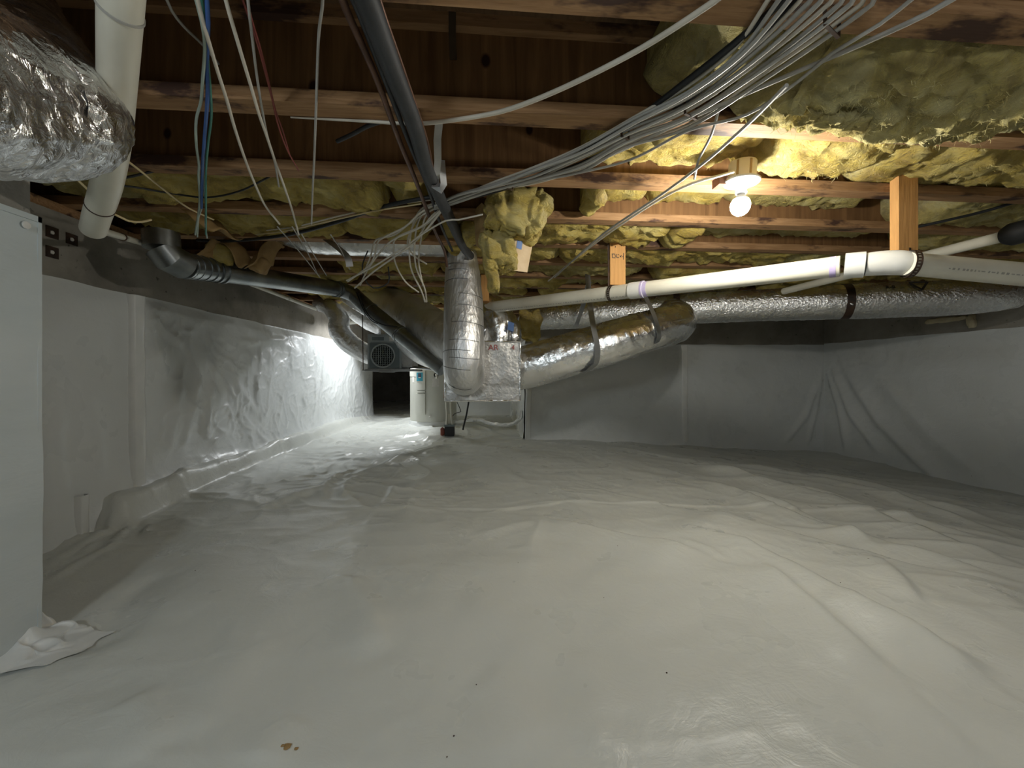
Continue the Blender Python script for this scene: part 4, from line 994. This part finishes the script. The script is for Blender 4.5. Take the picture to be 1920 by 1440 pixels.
e, dish = lamp(1388, 385, 1.55, 'lit bare bulb in a white round lamp holder on the third joist')
MB().box(dish + Vector((-0.075, 0.03, 0.012)), (0.03, 0.05, 0.035)).build('side_clamp', 'copper_dark', e, False)

# ------------------------------------------------------------------ line set and cables
def cable(name, label, pts, r, mt, group=None, z=None, n=8, step=0.03, cat='cable'):
    ps = spline([PZ(p[0], p[1], z if len(p) < 3 else z) if z is not None else P(*p) for p in pts], step)
    return tag(MB().tube(ps, r, n).build(name, mt, None, True, 80), label, cat, group)
def z2(pts, z0, z1=None):
    z1 = z0 if z1 is None else z1; n = len(pts); return [(*p, F * ((z0 + (z1 - z0) * i / (n - 1)) - CZ) / (HOR - p[1])) for i, p in enumerate(pts)]
cable('insulated_pipe', 'thick black foam covered pipe slanting down from the top middle', z2([(668, -50), (692, 10), (737, 133), (776, 233), (800, 317), (823, 367), (847, 417)], 1.575, 1.56) + [(868, 462, 2.3), (882, 480, 2.55)], 0.0255, 'foam_black', n=16, cat='pipe')
cable('line_pipe', 'thin dark pipe left of the thick black pipe', z2([(632, -30), (650, 20), (707, 150), (750, 267), (780, 340), (813, 427)], 1.575, 1.57) + [(833, 470, 2.4), (838, 500, 2.5)], 0.0085, 'copper_dark', n=10, cat='pipe')
cable('line_pipe', 'thin dark pipe hugging the left of the thick black pipe', z2([(650, -30), (672, 20), (722, 150), (772, 280), (800, 345), (826, 420)], 1.58, 1.575) + [(848, 470, 2.45)], 0.0075, 'foam_black', n=10, cat='pipe')
cable('line_pipe', 'thin brown pipe along the right edge of the thick black pipe', z2([(705, -20), (722, 33), (757, 133), (798, 255), (812, 320)], 1.585, 1.575), 0.005, 'copper_dark', n=10, cat='pipe')
q = MB().ribbon([P(823, 232, 1.30), P(820, 262, 1.36), P(821, 300, 1.46), P(818, 335, 1.52), P(815, 352, 1.52), P(826, 357, 1.50), P(832, 345, 1.53), P(828, 300, 1.5)], 0.028, 0.0015, (0.8, 0.5, 0.2)).build('hanger_strap', 'strap_metal', None, True)
tag(q, 'bent grey strap holding the thick black pipe', 'strap')

BUN = 'cables in the bundle crossing below the joists'
for i in range(11):
    t = i / 10; j = random.uniform
    pts = [(1472 + 185 * t, -40), (1470 + 195 * t - 30, 0 + 8 * t), (1380 + 60 * t, 90 + 52 * t + j(-4, 4)), (1290, 163 + 75 * t + j(-4, 4)), (1190 - 20 * t, 222 + 52 * t + j(-4, 4)),
           (1090, 272 + 48 * t + j(-5, 5)), (1000, 312 + 32 * t + j(-5, 5)), (925, 345 + 16 * t + j(-4, 4)), (860, 366 + 12 * t + j(-3, 3)), (815, 384 + 10 * t)]
    cable('cable', 'cable in the grey bundle slanting below the joists, %s from its upper edge' % ORD[i], z2(pts, 1.594 - 0.014 * (i % 3)), 0.0052, 'cable_grey' if i % 3 else 'cable_white', BUN)
cable('cable', 'thick black cable along the upper edge of the grey cable bundle', z2([(1500, -30), (1400, 62), (1290, 150), (1180, 232), (1080, 290), (990, 338), (900, 366), (830, 378)], 1.597), 0.0085, 'rubber_black', n=10)
cable('cable', 'second black cable inside the grey cable bundle', z2([(1525, -30), (1410, 85), (1290, 188), (1180, 262), (1080, 310), (990, 342), (880, 370)], 1.60), 0.007, 'rubber_black', n=10)
for px, py, w in ((1295, 205, 70), (1172, 246, 40), (1560, 40, 120), (955, 345, 30)):
    q = PZ(px, py, 1.585); u = (PZ(px + 14, py - 9, 1.585) - q).normalized(); s_ = Vector((0, 0, 1)).cross(u)
    hw = w * 0.5 * (q.y / F) * 0.55
    tag(MB().ribbon([q - s_ * hw + Vector((0, 0, .015)), q - s_ * hw * .9 - Vector((0, 0, .022)), q + s_ * hw * .9 - Vector((0, 0, .022)), q + s_ * hw + Vector((0, 0, .015))], 0.007, 0.003, u).build('cable_staple', 'dark_metal', None, False),
        {1295: 'dark staple over the cable bundle below the second joist', 1172: 'dark staple over the cable bundle, between the second and third joists', 1560: 'dark wire hook under the cable bundle at the top right', 955: 'dark staple over the cable bundle left of the torn batt'}[px], 'staple')
cable('cable', 'heavy off-white cable curving from the top right to the second joist', z2([(1380, -30), (1340, 2), (1200, 92), (1060, 163), (960, 203), (890, 219), (800, 231), (745, 231), (700, 228), (640, 225), (545, 220)], 1.595, 1.605), [0.0068, 0.0068, 0.0068, 0.0068, 0.0066, 0.006, 0.004, 0.0022], 'cable_white')
cable('cable', 'light cable right of the bundle, joining it at the second joist', z2([(1830, -30), (1740, 25), (1610, 85), (1500, 132), (1400, 175), (1280, 228), (1180, 275), (1090, 315)], 1.585), 0.006, 'cable_grey')
cable('cable', 'thin cable below the bundle, from the top right to the second joist', z2([(1720, -10), (1650, 45), (1560, 100), (1500, 150), (1400, 215), (1290, 245), (1180, 300), (1060, 330)], 1.575), 0.0045, 'cable_grey')
cable('cable', 'long grey cable dropping diagonally left of the lamp holder', [(1475, 160, 0.98), (1400, 235, 1.17), (1320, 305, 1.40), (1240, 365, 1.6), (1150, 425, 1.85), (1100, 465, 2.15), (1040, 520, 2.9)], 0.0055, 'cable_grey')
cable('cable', 'white cable from the lamp holder dropping left across the joists', [(1375, 322, 1.50), (1340, 332, 1.49), (1300, 343, 1.52), (1240, 372, 1.66), (1160, 424, 1.9), (1108, 462, 2.2), (1060, 500, 2.7), (1028, 527, 3.0)], 0.0055, 'cable_white')
cable('cable', 'thin wire hanging from the bundle down to the lamp cable', [(1350, 195, 1.15), (1335, 250, 1.25), (1310, 300, 1.4), (1302, 335, 1.49)], 0.0045, 'cable_grey')
FAN = 'loose cables fanning out at the middle left'
fan = [[(838, 378), (800, 388), (776, 420), (764, 455), (775, 478), (800, 495)], [(842, 376), (790, 392), (770, 440), (770, 500), (790, 545), (797, 566)], [(835, 380), (790, 405), (778, 450), (780, 500), (796, 540), (800, 566)],
       [(838, 382), (800, 402), (790, 445), (785, 490), (793, 535)], [(836, 384), (805, 410), (780, 450), (740, 475), (700, 500), (650, 526)], [(836, 386), (790, 425), (740, 448), (715, 470), (690, 505), (675, 535)],
       [(836, 380), (780, 410), (740, 440), (705, 450), (695, 480), (682, 512)], [(840, 384), (800, 420), (745, 445), (738, 465), (742, 495), (760, 528), (785, 548)], [(838, 374), (790, 398), (760, 425), (720, 445), (708, 455), (702, 480), (690, 500), (652, 528)],
       [(834, 388), (800, 430), (770, 460), (735, 485), (700, 510), (665, 540)]]
for i, p_ in enumerate(fan):
    n = len(p_); pts = [(a_, b2, 1.76 + (0.55 + 0.05 * (i % 4)) * (j_ / (n - 1)) ** 0.9 + 0.0) for j_, (a_, b2) in enumerate(p_)]
    cable('cable', 'loose white cable fanning down from the bundle end at the middle left', pts, 0.0048, 'cable_white', FAN)
cable('cable', 'black cable running left from the bundle past the joists', [(830, 366, 1.78), (760, 378, 1.8), (700, 393, 1.86), (640, 414, 1.98), (560, 436, 2.12), (490, 447, 2.2), (420, 452, 2.25), (370, 450, 2.3)], 0.0095, 'rubber_black', n=10)
cable('cable', 'pair of pale wires running above the black cable at the left, upper one', [(830, 372, 1.79), (720, 386, 1.84), (640, 404, 1.93), (560, 424, 2.08), (500, 432, 2.15)], 0.004, 'cable_white')
cable('cable', 'pale wire close beside the black cable at the left, lower one', [(790, 382, 1.82), (700, 396, 1.85), (620, 414, 1.95), (540, 432, 2.1), (480, 440, 2.2)], 0.004, 'cable_yellow')
cable('cable', 'black ring of wire behind the fanned cables', [(690, 470, 2.3), (680, 495, 2.3), (682, 520, 2.32), (700, 540, 2.36), (728, 530, 2.36), (728, 500, 2.34)], 0.004, 'rubber_black')
cable('cable', 'thin white wire near the water pipe hanging to the right of the fan', [(905, 402, 1.75), (860, 412, 1.78), (835, 414, 1.79), (790, 440, 1.9), (770, 455, 2.0)], 0.004, 'cable_white')
# hanging low-voltage wires at the left
def hang(label, pts, r, mt): cable('wire', label, pts, r, mt, cat='wire', step=0.02)
hang('pale green wire hanging at the left, bowed to the left', [(362, -20, .80), (378, 40, .84), (384, 90, .90), (380, 150, .98), (377, 190, 1.05), (368, 225, 1.12), (368, 270, 1.2), (373, 310, 1.3), (372, 330, 1.35), (374, 380, 1.5), (366, 440, 1.7)], 0.0036, 'cable_pale_green')
hang('blue wire hanging at the left in the twisted group', [(386, -20, .80), (390, 40, .84), (388, 100, .92), (389, 180, 1.03), (385, 240, 1.15), (381, 290, 1.25), (379, 330, 1.36), (378, 390, 1.5)], 0.0045, 'cable_blue')
hang('green wire hanging at the left in the twisted group', [(375, -20, .80), (384, 40, .85), (388, 100, .92), (394, 170, 1.02), (396, 220, 1.12), (390, 270, 1.22), (386, 320, 1.34), (386, 390, 1.5), (386, 440, 1.68)], 0.0036, 'cable_green')
hang('grey green wire forking at the end of the twisted group', [(380, 318, 1.34), (376, 350, 1.42), (379, 385, 1.5), (372, 410, 1.6), (370, 444, 1.72)], 0.003, 'cable_pale_green')
hang('small end of wire beside the forked twisted group', [(380, 318, 1.34), (382, 350, 1.42), (386, 385, 1.5), (385, 420, 1.6), (388, 446, 1.72)], 0.003, 'cable_pale_green')
hang('off-white wire slanting down from the twisted group', [(364, -30, .78), (378, 30, .83), (392, 80, .88), (410, 140, .95), (426, 190, 1.02), (440, 240, 1.12), (460, 300, 1.27), (478, 345, 1.4), (497, 385, 1.55), (524, 420, 1.75)], 0.0042, 'cable_white')
hang('off-white wire slanting down, right of the twisted group', [(418, -20, .80), (430, 25, .83), (452, 100, .91), (470, 160, 1.0), (486, 215, 1.08), (500, 255, 1.17), (515, 300, 1.3), (533, 350, 1.45), (548, 395, 1.6), (560, 440, 1.8)], 0.0042, 'cable_white')
hang('thin grey wire slanting down beside the red wires', [(463, -20, .82), (468, 30, .86), (474, 80, .92), (480, 130, .98), (488, 185, 1.06), (500, 250, 1.2), (515, 305, 1.35), (523, 350, 1.5)], 0.0032, 'cable_grey')
hang('red wire hanging at the left, nearer the camera', [(448, -20, .84), (462, 20, .88), (482, 80, .95), (497, 135, 1.02), (510, 185, 1.1), (520, 230, 1.17), (538, 280, 1.28), (560, 320, 1.4)], 0.0024, 'cable_red')
hang('second red wire hanging just right of the first', [(460, -20, .86), (470, 30, .90), (488, 90, .98), (503, 150, 1.06), (516, 205, 1.14), (530, 245, 1.22), (543, 290, 1.33)], 0.0024, 'cable_red')
hang('single grey wire hanging straight down, left of the black pipes', [(606, -20, .84), (604, 15, .86), (598, 60, .92), (595, 130, 1.0), (592, 220, 1.12), (589, 300, 1.3), (586, 360, 1.46), (584, 420, 1.7)], 0.0034, 'cable_grey')
hang('pale wire end at the top left beside the near pipe', [(305, -20, .90), (322, 20, .95), (345, 50, 1.0), (380, 84, 1.08), (410, 120, 1.14)], 0.0036, 'cable_grey')
hang('yellowish wire slanting below the near duct to a curl', [(100, 296, 1.15), (140, 332, 1.2), (190, 380, 1.22), (215, 402, 1.24), (240, 414, 1.27), (265, 416, 1.32), (283, 412, 1.36)], 0.0036, 'cable_yellow')
hang('pale wire slanting right from behind the near pipe', [(220, 288, 1.22), (260, 318, 1.3), (300, 350, 1.42), (350, 388, 1.6), (400, 412, 1.8)], 0.0036, 'cable_yellow')
hang('black wire curving under the third bay batts at the left', [(205, 345, 1.5), (260, 352, 1.6), (330, 364, 1.68), (390, 370, 1.7), (450, 358, 1.66), (508, 330, 1.6)], 0.004, 'rubber_black')
hang('short black wire above the curving one at the left', [(210, 338, 1.5), (250, 330, 1.52), (300, 318, 1.56)], 0.005, 'rubber_black')
hang('black cable at the right edge above the thin pipe', [(1722, 425, 2.0), (1780, 412, 1.95), (1850, 395, 1.9), (1940, 368, 1.82)], 0.007, 'rubber_black')
hang('dark bundle of wires entering behind the second joist', [(632, 265, 1.38), (660, 252, 1.34), (690, 236, 1.29), (715, 228, 1.27)], 0.007, 'foam_black')
WS = 'thin wires dangling over the galvanized pipe'
for i, (a_, b2, c2_) in enumerate((((520, 425), (560, 470), (600, 520)), ((548, 425), (575, 470), (596, 515)), ((566, 440), (590, 480), (612, 516)), ((620, 440), (640, 470), (656, 505)))):
    cable('wire', 'thin wire dangling above the galvanized pipe, %s from the left' % ORD[i], [(*a_, 1.9), (*b2, 2.2), (*c2_, 2.6)], 0.003, 'cable_grey', WS, cat='wire')
for i, pts in enumerate(([(672, 548, 3.3), (690, 590, 3.28), (715, 608, 3.25), (745, 612, 3.2)], [(668, 548, 3.32), (684, 585, 3.3), (705, 606, 3.28), (735, 604, 3.25)])):
    cable('wire', ['outer', 'inner'][i] + ' dark wire looping beneath the elbow of the galvanized pipe', pts, 0.004, 'rubber_black', 'dark wires under the galvanized elbow', cat='wire')

# ------------------------------------------------------------------ water heater
HD = 5.55; hb = P(813, 793, HD); hz = fz(hb.x, hb.y); HR = 0.328; HT = P(813, 690, HD).z
e = thing('water_heater', 'squat cream water heater standing behind the plenum', 'water heater', (hb.x, hb.y, hz))
ht = HT - hz
MB().lathe([(HR - .004, 0.0), (HR, 0.006), (HR, ht - 0.11), (HR + 0.001, ht - 0.105)], (hb.x, hb.y, hz - 0.01), n=64).build('tank', 'heater_enamel', e, True, 30)
MB().lathe([(HR + 0.004, ht - 0.11), (HR + 0.006, ht - 0.02), (HR - 0.004, ht - 0.002), (HR - 0.03, ht + 0.004), (0.02, ht + 0.012)], (hb.x, hb.y, hz - 0.01), n=64).build('cap', 'heater_enamel', e, True, 30)
MB().lathe([(HR + .02, 0.0), (HR + .012, 0.03), (HR + .006, 0.055), (HR + .003, 0.06)], (hb.x, hb.y, hz - 0.012), n=64).build('film_skirt', 'seam_tape', e, True, 60)
fwd = Vector((-hb.x, -hb.y, 0)).normalized(); 
def on_tank(px, py):          # point on the near side of the tank at an image place
    o_ = Vector((0, 0, CZ)); dv = (P(px, py, 1.0) - o_); A = dv.x ** 2 + dv.y ** 2; Bq = 2 * (-hb.x * dv.x - hb.y * dv.y); Cq = hb.x ** 2 + hb.y ** 2 - HR ** 2
    disc = max(Bq * Bq - 4 * A * Cq, 0); t = (-Bq - math.sqrt(disc)) / (2 * A); return o_ + dv * t
def patch(x0, y0, x1, y1, th, mt, nm, lift=0.0, par=None):
    cs = [on_tank((x0 + x1) / 2, y) for y in (y0, y1)]; m = MB(); n = 6; top = []
    for i in range(n + 1):
        px = x0 + (x1 - x0) * i / n
        for y in (y0, y1):
            q = on_tank(px, y); nr = Vector((q.x - hb.x, q.y - hb.y, 0)).normalized()
            top += [q + nr * (lift - 0.004), q + nr * (lift + th)]
    fs = []
    for i in range(n):
        a_ = i * 4; b2 = a_ + 4
        fs += [(a_ + 1, a_ + 3, b2 + 3, b2 + 1), (a_, a_ + 1, b2 + 1, b2), (a_ + 2, b2 + 2, b2 + 3, a_ + 3)]
    fs += [(0, 2, 3, 1), (n * 4, n * 4 + 1, n * 4 + 3, n * 4 + 2)]
    return m.add(top, fs).build(nm, mt, par or e, False)
pn = patch(782, 696, 798, 731, 0.022, 'heater_enamel', 'access_panel')
patch(781, 738, 798, 777, 0.022, 'heater_enamel', 'access_panel')
patch(782, 733, 798, 736, 0.024, 'heater_enamel', 'panel_lip')
lb = patch(783.5, 698.5, 794, 714.5, 0.002, 'label_blue', 'label', 0.023, pn)
patch(786, 700, 791.5, 708, 0.002, 'label_dark', 'label_symbol', 0.0245, pn)
patch(787, 707.2, 791, 708.8, 0.002, 'label_white', 'label_line', 0.0255, pn)
patch(810, 709, 823, 725, 0.003, 'label_white', 'rating_plate')
patch(773.5, 706, 777, 717, 0.002, 'label_white', 'paper_label')
q = on_tank(818, 703); nr = Vector((q.x - hb.x, q.y - hb.y, 0)).normalized()
MB().lathe([(0.035, 0), (0.035, 0.004), (0.02, 0.005)], q, nr, 20).build('relief_port', 'rubber_black', e)
MB().tube([q, q + nr * .06, q + nr * .07 - Vector((0, 0, .05))], 0.016, 10).build('relief_valve', 'pvc_white', e)
q = on_tank(806, 781); MB().tube([q, q + nr * .05], 0.014, 10).build('drain_valve', 'label_white', e)

# ------------------------------------------------------------------ dehumidifier hung behind the pipe
DD = 4.02
fa, fb = P(690, 692, DD), P(752, 627, DD)
yd = (fa.y + fb.y) / 2
W = fb.x - fa.x; H = fb.z - fa.z
e = thing('dehumidifier', 'dark grey box dehumidifier with round grille, hung on a tray', 'appliance', ((fa.x + fb.x) / 2, yd, fa.z))
MB().box2((fa.x, yd, fa.z), (fb.x, yd + 0.40, fb.z)).build('housing', 'appliance_grey', e, False)
MB().box2((fa.x + .02, yd - .010, fa.z + .01), (fb.x - .02, yd, fa.z + H * .74)).build('front_panel', 'appliance_dark', e, False)
cp = MB().box2((fa.x + .03, yd - .012, fa.z + H * .79), (fb.x - .03, yd, fa.z + H * .95)).build('control_panel', 'appliance_grey', e, False)
MB().box2((fa.x + .05, yd - .015, fa.z + H * .82), (fa.x + .17, yd - .011, fa.z + H * .92)).build('display', 'appliance_dark', cp, False)
MB().box2((fb.x - .12, yd - .015, fa.z + H * .80), (fb.x - .045, yd - .011, fa.z + H * .93)).build('sticker', 'label_white', cp, False)
gc = Vector((fa.x + W * .46, yd - .011, fa.z + H * .385)); GR = H * .315
MB().lathe([(GR + .012, 0), (GR + .012, .006), (GR, .006), (GR - .004, .001)], gc, (0, -1, 0), 40).build('grille_ring', 'appliance_grey', e, True, 30)
MB().lathe([(GR - .002, 0.0), (GR - .003, .001)], gc, (0, -1, 0), 40).build('grille_recess', 'rubber_black', e)
m = MB()
for i in range(-4, 5):
    o_ = GR * i / 5; h_ = math.sqrt(GR ** 2 - o_ ** 2) * .98
    m.box(gc + Vector((o_, -.004, 0)), (0.004, 0.003, 2 * h_)); m.box(gc + Vector((0, -.004, o_)), (2 * h_, 0.003, 0.004))
m.build('grille', 'appliance_grey', e, False)
MB().box2((fb.x, yd + .02, fa.z + .02), (fb.x + .11, yd + .36, fb.z - .04)).build('side_cover', 'foil_board', e, False)
MB().box2((fa.x - .02, yd - .02, fa.z - .022), (fb.x + .15, yd + .42, fa.z)).build('tray', 'strap_metal', e, False)
MB().box2((fa.x + .12, yd - .025, fa.z - .035), (fa.x + .26, yd + .1, fa.z - .022)).build('tray_lip', 'strap_metal', e, False)
rp = fa.x - .045
for yy in (yd, yd + .38):
    MB().tube([Vector((rp, yy, fa.z - .015)), Vector((rp - .01, yy, ZJ))], 0.005, 8).build('rod', 'dark_metal', e)
    MB().tube([Vector((rp - .01, yy, fa.z - .014)), Vector((fb.x + .16, yy, fa.z - .014))], 0.008, 8).build('rail', 'strap_metal', e)
MB().box(P(731, 619, 4.15), (0.16, 0.12, 0.10)).build('top_box', 'box_pvc', e, False)
cable('hose', 'cream hose curling over the dehumidifier top', [(708, 622, 4.3), (718, 612, 4.28), (728, 616, 4.28), (735, 621, 4.3), (745, 620, 4.3)], 0.016, 'pvc', cat='hose')
cable('thin_pipe', 'thin grey pipe from the dehumidifier tray to the plenum', [(756, 686, 4.3), (790, 690, 4.1), (818, 694, 4.0), (838, 697, 3.95)], 0.012, 'strap_metal', cat='pipe')

# ------------------------------------------------------------------ condensate pump and its pipes
pq = P(843, 818, 4.72); pz = fz(pq.x, pq.y)
e = thing('condensate_pump', 'little black pump box on the floor sheet below the plenum', 'pump', (pq.x, pq.y, pz))
MB().box2((pq.x - .055, pq.y - .06, pz), (pq.x + .06, pq.y + .06, pz + .125)).build('tank', 'rubber_black', e, False)
MB().box2((pq.x - .06, pq.y - .065, pz + .112), (pq.x + .065, pq.y + .065, pz + .13)).build('lid', 'appliance_dark', e, False)
tag(MB().box2((pq.x - .05, pq.y + .05, pz + .132), (pq.x + .02, pq.y + .10, pz + .245)).build('pump_box', 'pvc', None, False), 'cream box behind the little black pump', 'box')
m = MB(); blob(m, Vector((pq.x - .085, pq.y - .02, pz + .045)), (0.06, 0.05, 0.10), None, 611, 24, .2, .7, 30, .1)
tag(m.build('rust_lump', 'rubble', None), 'rust red lump beside the little black pump', 'debris')
top = P(835, 745, 4.65)
pipe('condensate_pipe', 'white upright pipe left of the two above the black pump', [P(836, 742, 4.72), P(838, 775, 4.72), Vector((pq.x - .035, pq.y, pz + .13))], 0.014, 'pvc')
pipe('condensate_pipe', 'white upright pipe right of the two above the black pump', [P(845, 742, 4.72), P(846, 775, 4.72), Vector((pq.x + .035, pq.y, pz + .13))], 0.014, 'pvc')
pipe('vent_pipe', 'dark brown upright pipe between the water heater and the plenum', [P(837, 640, 4.66), P(836, 700, 4.68), P(835, 746, 4.7)], 0.022, 'copper_dark')
cable('hose', 'black hose standing up from the floor sheet below the plenum', [(880, 745, 4.5), (875, 775, 4.5), (869, 800, 4.5), (868, 806, 4.5)], 0.010, 'rubber_black', cat='hose')
cable('wire', 'thin black wire curving right of the heater base', [(855, 750, 5.1), (862, 765, 5.1), (864, 772, 5.1), (852, 776, 5.15), (843, 790, 5.0)], 0.005, 'rubber_black', cat='wire')
# bunched loose edge of film on the floor behind the plenum
us = np.linspace(0, 1, 120); path = spline([P(855, 793, 5.3), P(895, 787, 5.25), P(925, 795, 5.0), P(955, 796, 4.85), P(975, 785, 4.75), P(978, 770, 4.75)], 0.01)
path = [p if p.z > fz(p.x, p.y) + .01 else Vector((p.x, p.y, fz(p.x, p.y) + .012)) for p in path]
tag(MB().tube(path, 0.022, 14, True, lambda s, a_, R, d: 0.009 * fbm(s * 14, np.cos(a_) * 2, np.sin(a_) * 2, 81, 3)).build('film_roll', 'seam_tape', None), 'bunched white edge of film lying behind the plenum', 'plastic film')
# old spray foam on the right wall under the long duct
for i, (px, py, w_, h_) in enumerate(((1770, 600, .30, .05), (1822, 604, .06, .12))):
    q = PX(px, py, XR - 0.01); m = MB(); blob(m, q, (0.05, w_, h_), None, 700 + i * 7, 40, .25, .7, 18, .15)
    tag(m.build('foam_blob', 'spray_foam', None), ['long crust of old spray foam under the long duct on the right wall', 'drip of old spray foam at the right end of the foam crust'][i], 'foam')
tag(MB().ribbon([PY(848, 22, 1.19), PY(848, 60, 1.19), PY(850, 112, 1.19)], 0.022, 0.0015, (1, 0, 0)).build('hanger_strap', 'galvanized', None, False), 'dull metal strap on the web of the second joist, right of the thick black pipe', 'strap')
for i, (px, py, r_) in enumerate(((538, 1402, .010), (556, 1405, .006), (530, 1400, .005), (1158, 1020, .004), (893, 1284, .003), (838, 1422, .003), (851, 1380, .004), (1132, 1121, .003), (1576, 1093, .003), (1250, 1262, .004), (366, 1070, .003), (134, 1196, .003))):
    q = PZ(px, py, 0.0); zz = fz(q.x, q.y); q = PZ(px, py, zz); zz = fz(q.x, q.y); m = MB(); blob(m, Vector((q.x, q.y, zz + 0.001)), (r_ * (1.7 if i < 3 else 1.0), r_ * (1.4 if i < 3 else 0.8), 0.003), None, 800 + i, 14, .3, .8, 200, .1)
    tag(m.build('dirt_crumb', 'kraft_paper' if i < 3 else 'dark_metal', None), ['brown dirt crumb, widest of the three at the bottom edge', 'brown dirt crumb, right one of the three at the bottom edge', 'brown dirt crumb, left one of the three at the bottom edge'][i] if i < 3 else 'tiny dark speck of dirt lying on the white floor sheet', 'debris', None if i < 3 else 'specks of dirt on the floor sheet')
